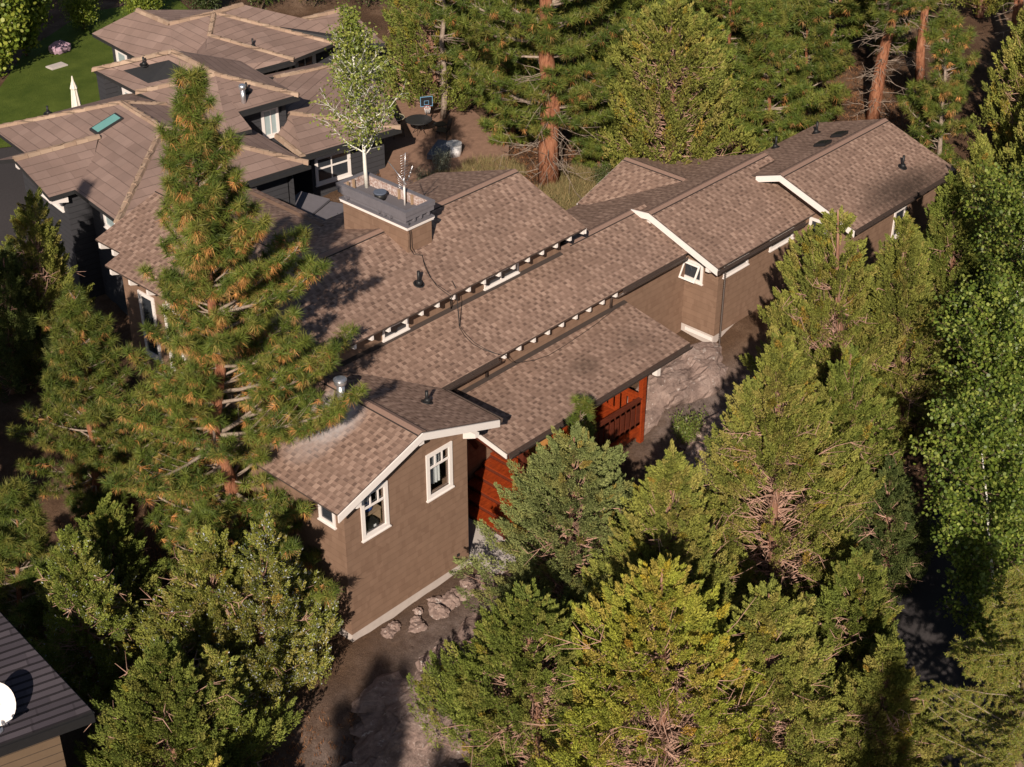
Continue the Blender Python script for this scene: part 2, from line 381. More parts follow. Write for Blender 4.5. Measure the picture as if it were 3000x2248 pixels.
# ------------------------------------------------------------------ ground, lawn, road
def hnoise(x, y, s, seed=0.0): return mnoise.fractal(Vector((x*s+seed, y*s-seed, seed)), .8, 2.1, 4)
def make_ground():
    xs = np.concatenate([np.arange(-70, -14, 3.5), np.arange(-14, 32, .4), np.arange(32, 62, 1.2), np.arange(62, 231, 8.0)])
    ys = np.concatenate([np.arange(-70, -22, 3.5), np.arange(-22, 22, .4), np.arange(22, 50, 1.2), np.arange(50, 211, 8.0)])
    X, Y = np.meshgrid(xs, ys, indexing='ij'); Z = ground_z(X.ravel(), Y.ravel()).reshape(X.shape)
    nx, ny = X.shape; V = np.stack([X.ravel(), Y.ravel(), Z.ravel()], 1)
    for i in range(len(V)):
        x, y = V[i, 0], V[i, 1]
        if -16 < x < 40 and -22 < y < 40: V[i, 2] += .10*hnoise(x, y, .9, 3.1)+.03*hnoise(x, y, 3.1, 7.7)
    I = np.arange(nx*ny).reshape(nx, ny)
    F = np.stack([I[:-1, :-1].ravel(), I[1:, :-1].ravel(), I[1:, 1:].ravel(), I[:-1, 1:].ravel()], 1)
    me = bpy.data.meshes.new('ground'); me.from_pydata(V.tolist(), [], F.tolist()); me.materials.append(M_GROUND)
    a = me.attributes.new('rocky', 'FLOAT', 'POINT')
    r = np.zeros(len(V))
    for cx, cy, rx, ry, am in ((0, -4.5, 5, 3.2, 1.0), (11.5, -3, 4, 2.4, 1.0), (-4.5, -5, 3.5, 3, .9), (3, -13, 6, 3, .5)):
        r = np.maximum(r, am*np.clip(1.5*(1-np.hypot((V[:, 0]-cx)/rx, (V[:, 1]-cy)/ry)), 0, 1))
    a.data.foreach_set('value', r.astype(np.float32))
    me.polygons.foreach_set('use_smooth', [True]*len(F))
    o = bpy.data.objects.new('ground', me); COL.objects.link(o); o['kind'] = 'structure'
make_ground()
def sheet(name, outline, mat, dz, step=.8):
    """a sheet that follows the ground inside an outline"""
    bm = bmesh.new(); f = bm.faces.new([bm.verts.new((p[0], p[1], 0)) for p in outline])
    bmesh.ops.triangulate(bm, faces=[f])
    for _ in range(12):
        es = [e for e in bm.edges if e.calc_length() > step*2]
        if not es: break
        bmesh.ops.subdivide_edges(bm, edges=es, cuts=1)
        bmesh.ops.triangulate(bm, faces=[f for f in bm.faces if len(f.verts) > 3])
    for v in bm.verts: v.co.z = gz(v.co.x, v.co.y)+dz
    me = bpy.data.meshes.new(name); bm.to_mesh(me); bm.free(); me.materials.append(mat)
    me.polygons.foreach_set('use_smooth', [True]*len(me.polygons))
    if me.polygons and me.polygons[0].normal.z < 0: me.flip_normals()
    o = bpy.data.objects.new(name, me); COL.objects.link(o); o['kind'] = 'structure'; return o
sheet('lawn', [(4.5, 28.5), (12.5, 24.0), (17.5, 27.5), (20.5, 36.2), (16.6, 38.3), (12.2, 36.2), (9.0, 33.0)], M_LAWN, .16)
sheet('driveway', [(-1, 19), (3, 20), (9.2, 26.2), (8.2, 33), (3, 32), (-6, 28)], M_ASPHALT, .12)
sheet('yard_earth', [(11.2, 9.2), (13.6, 9.0), (15.5, 9.6), (18.2, 12.0), (19.8, 15.5), (20.5, 20.0), (18.6, 20.4), (16.8, 17.5), (14.2, 15.2), (12.3, 12.6)], plain('sunlit_earth_tone', (.27, .165, .12), .95, .4, 5, .1, 0, .4), .13)  # yard earth as a paler sheet, sunlight painted into its colour
sheet('road', [(4.4, -15.6), (6.4, -16.6), (9.5, -13.6), (12.5, -11.6), (18, -11.2), (24, -11.4), (24, -9.6), (17.5, -9.5), (11.5, -9.6), (8.6, -11.2), (6.4, -13.2)], M_ASPHALT, .14)

# ------------------------------------------------------------------ the brown shingled house
P = .343
H = empty('shingled_house', (2, 2, -.9), 'long brown shingled house with stepped gable roofs and white trim among the trees', 'house')
Hl = Vector(H.location)
class HB(MB):
    """a house part: points are given in world space, the part hangs under the house"""
    def build(s, name, mats, parent=None, root=None):
        root = root or H; base = Vector(root.location)
        o = MB.build(s, name, mats)
        o.parent = parent or root
        o.matrix_parent_inverse = Matrix.Translation(-base)
        return o
def sub(builder, name, mats, par):
    """a sub-part: keep its world-space points under a part that itself sits at the house's origin offset"""
    o = MB.build(builder, name, mats); o.parent = par
    return o
ROOFM = [M_SHINGLE, M_GUTTER, M_DARK]
T = .05
def roof(polys, mat=None):
    b = HB()
    for p in polys: b.slab(p, T)
    return b.build('roof', [mat or M_SHINGLE, M_GUTTER, M_DARK])
def cap(par, p, q, w=.13, sl=.343):
    """ridge cap shingles over a ridge p-q: two narrow strips folded over the ridge"""
    p, q = Vector(p), Vector(q); d = (q-p).normalized(); s_ = d.cross(Vector((0, 0, 1))).normalized()
    b = MB()
    for sg in (1, -1):
        o1 = s_*sg*w+Vector((0, 0, -sl*w+.016)); u = Vector((0, 0, .02))
        b.prism([p+u, q+u, q+o1, p+o1], (0, 0, -.014))
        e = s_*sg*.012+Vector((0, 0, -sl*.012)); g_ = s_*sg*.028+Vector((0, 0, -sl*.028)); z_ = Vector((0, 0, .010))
        b.prism([p+o1+e*.1, q+o1+e*.1, q+o1+g_, p+o1+g_], -z_*1.6, 1)  # thin dark strip added along each edge of the cap
    return sub(b, 'ridge_cap', [M_RIDGE, M_CAPEDGE], par)

# --- roofs
r_front = roof([[(0, -2.133, 4.431), (0, 2.03, 4.431), (-2.824, 2.03, 3.462), (-2.824, -2.133, 3.462)]], M_SHINGLE_F)
r_frontr = roof([[(0, -2.133, 4.431), (2.745, -2.133, 3.49), (2.745, 0, 3.49), (.69, 2.03, 4.196), (0, 2.03, 4.431)]])
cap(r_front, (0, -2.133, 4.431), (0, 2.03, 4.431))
r_mid = roof([[(2.745, 0, 3.5), (14.06, 0, 3.5), (14.06, 2.22, 4.235), (9.79, 2.22, 4.235), (9.79, 2.03, 4.196), (.69, 2.03, 4.196)],
              [(10.62, 2.22, 4.235), (14.06, 2.22, 4.235), (14.06, 5.0, 3.31), (10.95, 5.0, 3.31)]])
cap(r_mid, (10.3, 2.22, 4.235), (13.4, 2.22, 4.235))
r_up = roof([[(-.86, 1.483, 5.007), (10.33, 1.483, 5.007), (10.33, 4.374, 6.0), (2.05, 4.374, 6.0)],
             [(2.05, 4.374, 6.0), (10.33, 4.374, 6.0), (10.33, 7.85, 4.81), (5.55, 7.85, 4.81)]])
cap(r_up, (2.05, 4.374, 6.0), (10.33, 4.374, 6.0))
r_wing = roof([[(2.05, 4.374, 6.0), (2.05, 11.14, 6.0), (-.31, 11.14, 5.195), (-.31, 9.9, 5.195), (-.86, 9.9, 5.007), (-.86, 1.483, 5.007)],
               [(2.05, 11.14, 6.0), (2.05, 4.374, 6.0), (5.55, 7.85, 4.81), (5.55, 11.14, 4.81)]])
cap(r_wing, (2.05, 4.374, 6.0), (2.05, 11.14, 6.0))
r_right = roof([[(13.45, -1.211, 3.40), (18.8, -1.211, 3.40), (18.8, 1.16, 4.235), (19.75, 1.16, 4.235), (19.75, 1.571, 4.38), (13.45, 1.571, 4.38)],
                [(13.45, 1.571, 4.38), (19.75, 1.571, 4.38), (19.6, 5.03, 3.13), (13.45, 5.03, 3.13)]])
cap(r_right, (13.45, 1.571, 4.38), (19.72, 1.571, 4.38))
r_end = roof([[(18.247, -.059, 4.593), (18.247, -3.028, 3.575), (24.68, -3.028, 3.575), (24.68, -.059, 4.593)]], M_SHINGLE_R)
r_endb = roof([[(18.247, -.059, 4.593), (24.68, -.059, 4.593), (24.72, 2.6, 3.68), (19.75, 2.6, 3.68), (19.75, 1.16, 4.175), (18.247, 1.16, 4.175)]])
cap(r_end, (18.247, -.059, 4.593), (24.68, -.059, 4.593))
r_back = roof([[(16.88, 5.3, 4.0), (14.4, 5.3, 3.15), (14.4, 5.0, 3.15), (16.88, 2.5, 4.0)],
               [(16.88, 5.3, 4.0), (16.88, 2.5, 4.0), (19.3, 4.95, 3.17), (19.3, 5.3, 3.17)]])
cap(r_back, (16.88, 2.75, 4.0), (16.88, 5.3, 4.0))
PP = .183
r_porch = roof([[(3.09, -2.11, 2.187), (10.99, -2.11, 2.187), (10.99, .45, 2.655), (3.09, .45, 2.655)]], M_SHINGLE_P)

# --- walls
b = HB()      # front wing: gable wall with two window openings, side walls
yw = -1.664; zt = lambda x: 4.431-P*abs(x)-T-.005
W1, W2 = (-1.62, -.92, 1.90, 3.08), (.62, 1.34, 1.93, 3.12)
def wallcol(x0, x1, z0, z1a, z1b): b.poly([(x0, yw, z0), (x1, yw, z0), (x1, yw, z1b), (x0, yw, z1a)])
for x0, x1 in ((-2.258, W1[0]), (W1[1], 0), (0, W2[0]), (W2[1], 2.007)): wallcol(x0, x1, -.95, zt(x0), zt(x1))
for x0, x1, z0, z1 in (W1, W2):
    wallcol(x0, x1, -.95, z0, z0); wallcol(x0, x1, z1, zt(x0), zt(x1))
    for q in ([(x0, yw, z0), (x0, yw, z1), (x0, yw+.12, z1), (x0, yw+.12, z0)], [(x1, yw, z0), (x1, yw+.12, z0), (x1, yw+.12, z1), (x1, yw, z1)],
              [(x0, yw, z0), (x0, yw+.12, z0), (x1, yw+.12, z0), (x1, yw, z0)], [(x0, yw, z1), (x1, yw, z1), (x1, yw+.12, z1), (x0, yw+.12, z1)]): b.poly(q)
b.poly([(-2.258, 2.03, -.95), (-2.258, yw, -.95), (-2.258, yw, zt(2.258)), (-2.258, 2.03, zt(2.258))])
b.poly([(2.007, yw, -.95), (2.007, 2.03, -.95), (2.007, 2.03, zt(2.007)), (2.007, yw, zt(2.007))])
w_front = b.build('wall', M_SIDING)
b = MB(); b.box(-2.05, 1.8, -1.4, 1.9, 1.2, 1.24); b.box(-2.05, 1.8, 1.5, 1.56, 1.24, 3.5); sub(b, 'room_lining', M_INTERIOR, w_front)
b = HB()      # concrete foundation under the front wing
b.box(-2.235, 1.985, yw+.02, 2.0, -1.7, -.95); w_fnd = b.build('foundation', M_CONC)
b = HB()      # upper storey behind, with the clerestory strip
b.prism([(-.36, 2.03, -1.2), (-.36, 2.03, 5.09), (-.36, 4.374, 5.88), (-.36, 7.3, 4.87), (-.36, 7.3, -1.2)], (10.15, 0, 0))
b.build('wall', M_SIDING)
b = HB(); b.box(.22, 5.1, 7.31, 10.7, -1.2, 5.02); b.box(-.358, .22, 7.31, 9.9, -1.2, 4.98); b.build('wall', M_SIDING)
b = HB(); b.box(2.01, 14.05, .45, 2.02, -1.2, 3.54); b.box(9.8, 14.05, 2.02, 4.6, .2, 3.34); b.build('wall', M_SIDING)
b = HB()      # right blocks: gable walls facing left, long walls facing the camera
x0 = 14.06
b.prism([(x0, -.837, .58), (x0, -.837, 3.38), (x0, 1.571, 4.2), (x0, 4.6, 3.16), (x0, 4.6, .58)], (4.74, 0, 0))
b.prism([(18.8, -2.60, .4), (18.8, -2.60, 3.6), (18.8, -.059, 4.48), (18.8, 2.2, 3.7), (18.8, 2.2, .4)], (5.5, 0, 0))
b.box(14.85, 18.85, 4.4, 4.95, .4, 3.1)
w_right = b.build('wall', M_SIDING)
b = HB(); b.box(14.075, 18.9, -.82, 1.5, -.6, .58); b.box(18.82, 24.28, -2.585, 2.1, -.6, .4); b.build('foundation', M_CONC)

# --- white fascias, rafter tails, gutters
def fascia(pts, h=.20, t=.035, n=(0, -1, 0)):
    b = HB()
    nn = Vector(n)*t
    for p, q in zip(pts[:-1], pts[1:]):
        p, q = Vector(p)+Vector((0, 0, -.035)), Vector(q)+Vector((0, 0, -.035)); d = Vector((0, 0, -h))
        b.prism([p, q, q+d, p+d], nn)
    return b.build('fascia', M_WHITE)
fascia([(-2.82, -2.133, 3.462), (0, -2.133, 4.431), (2.73, -2.133, 3.495)], .21)
fascia([(13.45, 2.25, 4.30), (13.45, 1.571, 4.38), (13.45, -1.211, 3.40)], .21, n=(-1, 0, 0))
fascia([(18.247, .85, 4.28), (18.247, -.059, 4.593), (18.247, -3.028, 3.575)], .21, n=(-1, 0, 0))
fascia([(3.09, -2.08, 2.19), (3.09, .43, 2.651)], .13, n=(-1, 0, 0))
fascia([(14.4, 5.3, 3.15), (16.88, 5.3, 4.0)], .16, n=(0, 1, 0))
fascia([(10.33, 1.50, 5.0), (10.33, 4.374, 6.0), (10.33, 7.8, 4.83)], .18, n=(1, 0, 0))
for x, z in ((0, 4.16), (1.93, 3.42), (-2.12, 3.40)):   # brackets under the front gable
    b = HB(); b.prism([(x-.07, -2.12, z), (x-.07, -2.12, z-.12), (x-.07, -1.67, z-.34), (x-.07, -1.67, z)], (.14, 0, 0)); b.build('gable_bracket', M_WHITE)
for y, z in ((1.571, 4.06), (-.80, 3.24)):
    HB().prism([(13.47, y-.07, z), (13.47, y-.07, z-.12), (14.05, y-.07, z-.3), (14.05, y-.07, z)], (0, .14, 0)).build('gable_bracket', M_WHITE)
def rafters(xs, y0, y1, z0, slope, h0=.17, h1=.22, w=.075):
    for x in xs:
        b = HB(); zA, zB = z0-T-.004, z0-T-.004+slope*(y1-y0)
        b.prism([(x-w/2, y0, zA), (x-w/2, y0, zA-h0), (x-w/2, y1, zA-h1), (x-w/2, y1, zB)], (w, 0, 0)); b.build('rafter_tail', M_WHITE)
rafters([2.964+.61*i for i in range(-5, 13)], 1.515, 2.025, 5.018, P)
rafters([5.28+.6025*i for i in range(-2, 9)], .03, .445, 3.51, P)
for y in (9.65, 8.75, 7.9, 7.0): # tails on the left eave
    b = HB(); b.prism([(-.83, y, 4.90), (-.83, y, 4.76), (-.37, y, 4.62), (-.37, y, 5.05)], (0, .09, 0)); b.build('rafter_tail', M_WHITE)
for y in (10.95, 10.3):
    b = HB(); b.prism([(-.28, y, 5.09), (-.28, y, 4.93), (.21, y, 4.78), (.21, y, 5.25)], (0, .11, 0)); b.build('rafter_tail', M_WHITE)
def gutter(p, q, r=.075):
    b = HB(); p, q = Vector(p), Vector(q); d = (q-p).normalized(); s_ = d.cross(Vector((0, 0, 1))); up_ = Vector((0, 0, 1))
    prof = [(-.0, .03), (-.0, -.09), (.08, -.09), (.125, .02), (.105, .02), (.07, -.07), (.015, -.07), (.015, .03)]
    b.prism([p+s_*a+up_*c for a, c in prof], q-p)
    n = max(2, int((q-p).length/.62))
    for i in range(n):
        c = p+(q-p)*((i+.5)/n); b.beam(c-s_*.01+up_*.022, c+s_*.12+up_*.022, .022, .008)
    return b.build('gutter', M_GUTTER)
gutter((2.76, -.005, 3.42), (4.95, -.005, 3.42)); gutter((10.35, -.005, 3.42), (13.40, -.005, 3.42))
gutter((13.42, -1.22, 3.29), (18.2, -1.22, 3.29)); gutter((18.3, -3.035, 3.50), (24.68, -3.035, 3.50))
gutter((3.12, -2.12, 2.11), (10.99, -2.12, 2.11)); gutter((2.755, -2.15, 3.42), (2.755, -.08, 3.42))
for q in ([(4.93, -.02, 3.33), (4.9, .25, 3.18), (4.9, .40, 3.1), (4.9, .40, 2.70)], [(10.4, -.03, 3.34), (10.36, .2, 3.12), (10.30, .38, 3.05), (10.28, .38, 2.72)],
          [(2.9, -1.9, 3.32), (3.05, -1.2, 3.2), (3.3, .40, 3.1), (3.3, .40, 2.75)]): HB().tube(q, .045, 6).build('downspout', M_GUTTER)
for dx in (0, .14):
    b = HB(); z = 3.2
    while z > .35:
        b.tube([(14.0+dx, -1.12+dx*.6, z), (14.0+dx, -1.12+dx*.6, z-.05)], [.012, .034], 6, cap=False); z -= .075
    b.tube([(14.0+dx, -1.12+dx*.6, 3.25), (14.0+dx, -1.12+dx*.6, .0)], .008, 5); b.build('rain_chain', M_GUTTER)
b = HB()      # flashing strips at the foot of the two clerestory walls
b.prism([(1.0, 1.90, 4.158), (9.79, 1.90, 4.158), (9.79, 2.025, 4.205), (1.0, 2.025, 4.205)], (0, 0, .012))
b.prism([(3.2, .30, 2.634), (10.99, .30, 2.634), (10.99, .447, 2.662), (3.2, .447, 2.662)], (0, 0, .012)); b.build('flashing', M_DARK)

# --- windows of the brown house
def window(axis, c, a0, a1, z0, z1, tw=.10, proud=.04, pane=M_GLASS, bars_h=(), bars_v=(), out_=-1, root=None, mat=None, depth=.02):
    """frame proud of a wall at plane axis=c; a0..a1 along the wall"""
    root = root or H
    def bx(B, p0, p1, q0, q1, d0, d1):
        lo, hi = sorted((c+out_*d0, c+out_*d1))
        if axis == 'y': B.box(p0, p1, lo, hi, q0, q1)
        else: B.box(lo, hi, p0, p1, q0, q1)
    b = MB()
    bx(b, a0, a1, z0, z0+tw, -.02, proud); bx(b, a0, a1, z1-tw, z1, -.02, proud)
    bx(b, a0, a0+tw, z0+tw, z1-tw, -.02, proud-.002); bx(b, a1-tw, a1, z0+tw, z1-tw, -.02, proud-.002)
    bx(b, a0-.03, a1+.03, z0-.035, z0, -.02, proud+.03)
    for z in bars_h: bx(b, a0+tw, a1-tw, z-.03, z+.03, .0, proud-.012)
    for v, zA, zB in bars_v: bx(b, v-.022, v+.022, zA, zB, .0, proud-.014)
    f = MB.build(b, 'window', mat or M_WHITE); f.parent = root
    g = MB()
    if pane is M_GLASS: g.poly([(a0+tw*.9, c+.02, z0+tw*.9), (a1-tw*.9, c+.02, z0+tw*.9), (a1-tw*.9, c+.02, z1-tw*.9), (a0+tw*.9, c+.02, z1-tw*.9)])
    else: bx(g, a0+tw*.9, a1-tw*.9, z0+tw*.9, z1-tw*.9, -.015, .004)
    o = MB.build(g, 'pane', pane); o.parent = f
    if root is H: f.matrix_parent_inverse = Matrix.Translation(-Vector(H.location))
    return f
window('y', yw, -1.72, -.82, 1.80, 3.18, .11, bars_h=(2.72,), bars_v=((-1.40, 2.75, 3.08), (-1.14, 2.75, 3.08)))
window('y', yw, .52, 1.44, 1.82, 3.23, .11, bars_h=(2.78,), bars_v=((.83, 2.81, 3.12), (1.08, 2.81, 3.12)))
window('y', 2.03, 6.5, 7.92, 4.25, 4.60, .055, pane=M_PANE, bars_v=((7.2, 4.28, 4.57),))
window('y', 2.03, 2.54, 3.48, 4.24, 4.59, .055, pane=M_PANE)
window('y', -.837, 14.30, 15.60, 2.62, 3.04, .085, pane=M_PANE)
window('y', -.837, 16.80, 18.12, 2.62, 3.04, .085, pane=M_PANE)
wf = window('x', 14.06, -.25, .55, 2.26, 2.95, .09, pane=M_PANE)
b = MB()     # the sash stands open, hinged at the top
hx, hz = 14.0, 2.87
for (y0, y1, s0, s1) in ((-.17, .47, 0, .06), (-.17, .47, .50, .56), (-.17, -.11, .06, .50), (.41, .47, .06, .50)):
    pts = [(hx-.26*s/.56, y, hz-.5*s/.56) for y, s in ((y0, s0), (y1, s0), (y1, s1), (y0, s1))]
    b.prism(pts, (-.03, 0, .015))
sub(b, 'sash', M_WHITE, wf)
window('x', 18.8, -1.72, -1.02, 2.50, 3.20, .10, pane=M_PANE)
window('y', -2.60, 21.5, 22.25, 1.9, 2.95, .09, pane=M_PANE)
window('x', -2.258, -1.35, -.75, 2.35, 3.1, .08, pane=M_PANE)
for y0 in (8.4, 7.2, 5.6): window('x', -.36, y0, y0+.75, 2.2, 4.3, .12, pane=M_PANE)
b = HB(); b.box(14.02, 14.055, -.80, .28, .40, .52); b.build('skirting_board', M_WHITE)
b = HB(); b.box(1.55, 1.63, yw-.03, yw, -.62, -.54); b.build('wall_outlet', M_BLACK)
# --- chimney with its boxed top
ch = HB().box(4.75, 5.68, 3.27, 5.95, 4.6, 6.34).build('chimney', M_SIDING)
b = MB(); b.box(4.70, 5.73, 3.22, 6.02, 6.341, 6.385); b.box(4.685, 5.745, 3.205, 6.035, 6.386, 6.43); sub(b, 'trim', M_WHITE, ch)
b = MB(); b.prism([(4.68, 3.20, 6.431), (5.75, 3.20, 6.431), (5.75, 6.04, 6.431), (4.68, 6.04, 6.431)], (0, 0, .03))
b.prism([(4.80, 3.38, 6.461), (5.66, 3.38, 6.461), (5.66, 5.95, 6.461), (4.80, 5.95, 6.461)], (0, 0, .06)); sub(b, 'ledge', M_GREYPAINT, ch)
b = MB(); X0, X1, Y0, Y1 = 4.72, 5.80, 3.28, 6.12
for k, (z0, z1, e) in enumerate(((6.60, 6.735, 0), (6.74, 6.86, .025))):
    a, c, d, f = X0-e, X1+e, Y0-e, Y1+e
    b.box(a, c, d, d+.07, z0, z1); b.box(a, c, f-.07, f, z0, z1); b.box(a, a+.07, d+.07, f-.07, z0, z1); b.box(c-.07, c, d+.07, f-.07, z0, z1)
b.box(X0-.03, X1+.03, Y0-.03, Y0+.10, 6.861, 6.885); b.box(X0-.03, X1+.03, Y1-.10, Y1+.03, 6.861, 6.885)
b.box(X0-.03, X0+.10, Y0+.1, Y1-.1, 6.861, 6.885); b.box(X1-.10, X1+.03, Y0+.1, Y1-.1, 6.861, 6.885); sub(b, 'parapet', M_GREYPAINT, ch)
b = MB(); b.box(X0+.071, X1-.071, Y0+.071, Y1-.071, 6.522, 6.56); sub(b, 'cap_floor', M_CAPFLOOR, ch)
b = MB(); b.box(X1-.10, X1-.072, Y0+.08, Y1-.08, 6.561, 6.85); b.box(X0+.10, X1-.11, Y1-.10, Y1-.072, 6.561, 6.85); sub(b, 'lining_panel', M_PEEL, ch)
for i, (x, y) in enumerate(((5.66, 4.55), (5.66, 4.28), (5.66, 4.02), (5.0, 5.98), (5.22, 5.98))):
    b = MB(); b.box(x-.03, x+.03, y-.03, y+.03, 6.561, 6.855); sub(b, 'stud', M_STUD, ch)
for (x, y) in [(4.74, 3.9+.24*i) for i in range(3)]+[(4.72, 5.7)]: sub(MB().box(x-.06, x+.06, y-.02, y+.02, 6.50, 6.60), 'spacer_bracket', M_GREYPAINT, ch)
for x in (5.05, 5.3, 5.6): sub(MB().box(x-.03, x+.03, 3.27, 3.37, 6.50, 6.60), 'spacer_bracket', M_GREYPAINT, ch)
fl = MB().tube([(5.30, 4.95, 6.56), (5.30, 4.95, 6.74)], .17, 20, smooth=True); fl = sub(fl, 'flue', M_BLACK, ch)
b = MB(); b.tube([(5.30, 4.95, 6.60), (5.30, 4.95, 6.72)], .155, 20); b.tube([(5.30, 4.95, 6.74), (5.30, 4.95, 6.79)], .19, 24); sub(b, 'flue_cap', M_DENIM, ch)

# --- roof vents (plumbing pipes, box vents, the big galvanised flue)
def pipe(x, y, z, h=.36, r=.045, nrm=(0, -P, 1), root=None):
    b = MB(); n = Vector(nrm).normalized()
    c = Vector((x, y, z)); b.tube([c+n*.0, c+n*.02], [.17, .16], 12); b.tube([c+n*.02, c+n*.13], [.12, .06], 12); b.tube([c, c+Vector((0, 0, h))], r, 10)
    o = MB.build(b, 'vent_pipe', M_BLACK); o.parent = root or H
    if root is None: o.matrix_parent_inverse = Matrix.Translation(-Hl)
    return o
pipe(4.15, 2.24, 5.26, .40); pipe(1.59, -.65, 3.885, .34, nrm=(P, 0, 1)); pipe(22.81, -1.96, 3.94, .42)
pipe(21.58, 2.35, 3.76, .42, nrm=(0, P, 1)); pipe(23.26, 1.79, 3.96, .42, nrm=(0, P, 1))
for x, y, z in ((22.66, .5, 4.40), (21.56, .46, 4.415)):
    HB().prism([(x-.22, y-.2, z+.09), (x+.22, y-.2, z+.09), (x+.22, y+.22, z-.06), (x-.22, y+.22, z-.06)], (0, 0, .11)).build('box_vent', M_BLACK)
b = HB(); c = Vector((-.36, .42, 4.29)); b.tube([c, c+Vector((0, 0, .10))], [.20, .12], 16); b.tube([c+Vector((0, 0, .02)), c+Vector((0, 0, .56))], .105, 18)
b.tube([c+Vector((0, 0, .56)), c+Vector((0, 0, .60)), c+Vector((0, 0, .70)), c+Vector((0, 0, .76))], [.13, .16, .16, .10], 18)
b.tube([c+Vector((0, 0, .70)), c+Vector((0, 0, .73))], .175, 18); b.build('metal_flue', M_GALV)

# --- porch: posts, beam, deck, stairs, railing
ZD = .08
def post(x, y, z0, z1, m=M_CEDAR_D, w=.16): return HB().box(x-w/2, x+w/2, y-w/2, y+w/2, z0, z1).build('porch_post', m)
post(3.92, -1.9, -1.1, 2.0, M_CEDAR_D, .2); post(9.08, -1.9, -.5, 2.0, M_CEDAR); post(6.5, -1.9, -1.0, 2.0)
HB().box(3.2, 10.6, -1.98, -1.82, 1.86, 2.05).build('porch_beam', M_CEDAR_D)
b = HB(); b.beam((3.25, -.15, 2.25), (3.95, -.15, 1.1), .09, .12); b.beam((3.15, -1.95, 2.04), (3.15, .4, 2.44), .08, .12); b.build('porch_brace', M_CEDAR_D)
dk = HB()
for i in range(14):
    y = -1.82+i*.16; dk.box(5.3, 9.2, y, y+.152, ZD-.045, ZD)
dk.box(5.3, 9.2, -1.95, -1.83, ZD-.32, ZD-.05); deck = dk.build('deck', M_CEDAR)
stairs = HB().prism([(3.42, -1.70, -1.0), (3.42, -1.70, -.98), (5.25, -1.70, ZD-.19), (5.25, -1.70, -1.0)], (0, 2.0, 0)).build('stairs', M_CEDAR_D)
for s_ in (.39, -1.785): sub(MB().prism([(3.25, s_-.02, -1.0), (3.25, s_-.02, -.80), (5.3, s_-.02, ZD+.0), (5.3, s_-.02, -1.0)], (0, .035, 0)), 'stringer', M_CEDAR_D, stairs)
NS = 6
for i in range(NS):
    x = 3.30+i*.335; z = -.95+(i+1)*(ZD+.95)/NS
    b = MB(); b.box(x, x+.175, -1.74, .36, z-.04, z); b.box(x+.187, x+.36, -1.74, .36, z-.04, z); sub(b, 'tread', M_CEDAR, stairs)
    b = MB(); b.box(x+.03, x+.05, -1.74, .36, z-.168, z-.042); sub(b, 'riser', M_CEDAR_D, stairs)
HB().box(5.29, 5.33, -1.8, .4, ZD-.2, ZD-.046).build('deck_riser', M_CEDAR)
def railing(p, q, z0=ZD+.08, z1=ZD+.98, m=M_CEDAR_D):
    b = HB(); p, q = Vector(p), Vector(q); L = (q-p).length; d = (q-p)/L
    for z, h in ((z1, .09), (z1-.1, .08), (z0+.1, .09)): b.beam((p.x, p.y, z), (q.x, q.y, z), .06, h)
    b.beam((p.x, p.y, z1+.03), (q.x, q.y, z1+.03), .14, .03)
    r = b.build('railing', m); n = int(L/.24)
    for i in range(n):
        a = p+d*(L*(i+.5)/n); g = MB(); h = .085
        g.prism([(a.x-d.x*h, a.y-d.y*h, z0), (a.x+d.x*h, a.y+d.y*h, z0), (a.x+d.x*h, a.y+d.y*h, z1-.1), (a.x-d.x*h, a.y-d.y*h, z1-.1)], (d.y*.03, -d.x*.03, 0)); sub(g, 'slat', m, r)
    return r
railing((5.4, -1.9), (9.02, -1.9)); railing((9.1, -1.82), (9.1, .4), m=M_CEDAR)
HB().box(2.02, 3.32, -2.6, .44, -1.5, -.95).build('landing', M_PAD)
b = HB(); b.box(10.95, 11.12, -1.0, -.82, -.2, 2.2); b.box(8.9, 9.3, .38, .43, .9, 2.2); b.build('porch_post', M_WHITE)
bo = MB.build(MB().box(-.5, .5, -.03, .03, 0, .62), 'tan_board', M_YELLOW, loc=(5.85, -.9, ZD)); bo.rotation_euler = (math.radians(-22), 0, math.radians(12))
setp(bo, 'plain tan board leaning under the porch roof above the red stairs', 'board')
mt = MB.build(MB().box(-.3, .3, -.22, .22, 0, .015), 'door_mat', M_MAT, loc=(5.62, -1.30, ZD+.001)); setp(mt, 'pale yellow mat at the head of the red stairs', 'mat')
# things seen through the two front windows
b = MB(); b.tube([(0, 0, 0), (0, 0, .10)], .17, 18, 0); b.tube([(0, 0, .10), (0, 0, .18)], .172, 18, 1); b.tube([(0, 0, .18), (0, 0, .30)], [.17, .15], 18, 0); b.tube([(0, 0, .30), (0, 0, .34)], [.15, .09], 18, 1)
o = b.build('striped_tub', [M_BLUE, M_TUBWHITE], loc=(-1.22, -1.28, 2.33)); setp(o, 'blue and white striped tub behind the left front window', 'tub')
sh = MB.build(MB().box(-1.62, -.90, -1.5, -1.0, 2.27, 2.325).box(-1.6, -1.56, -1.5, -1.0, 1.24, 2.27).box(-.96, -.92, -1.5, -1.0, 1.24, 2.27), 'shelf', M_STUD); setp(sh, 'wooden shelf behind the left front window under the striped tub', 'shelf')
bx = MB.build(MB().box(-.17, .17, -.12, .12, 0, .22), 'storage_box', M_BLACK, loc=(-1.28, -1.52, 2.05))
bx.location.z = 1.88; bx.location.y = -1.50; setp(bx, 'black box with a small white sticker behind the left front window', 'box')
lb = MB.build(MB().box(.0, .08, -.124, -.121, .08, .15), 'sticker', M_TUBWHITE, parent=bx)
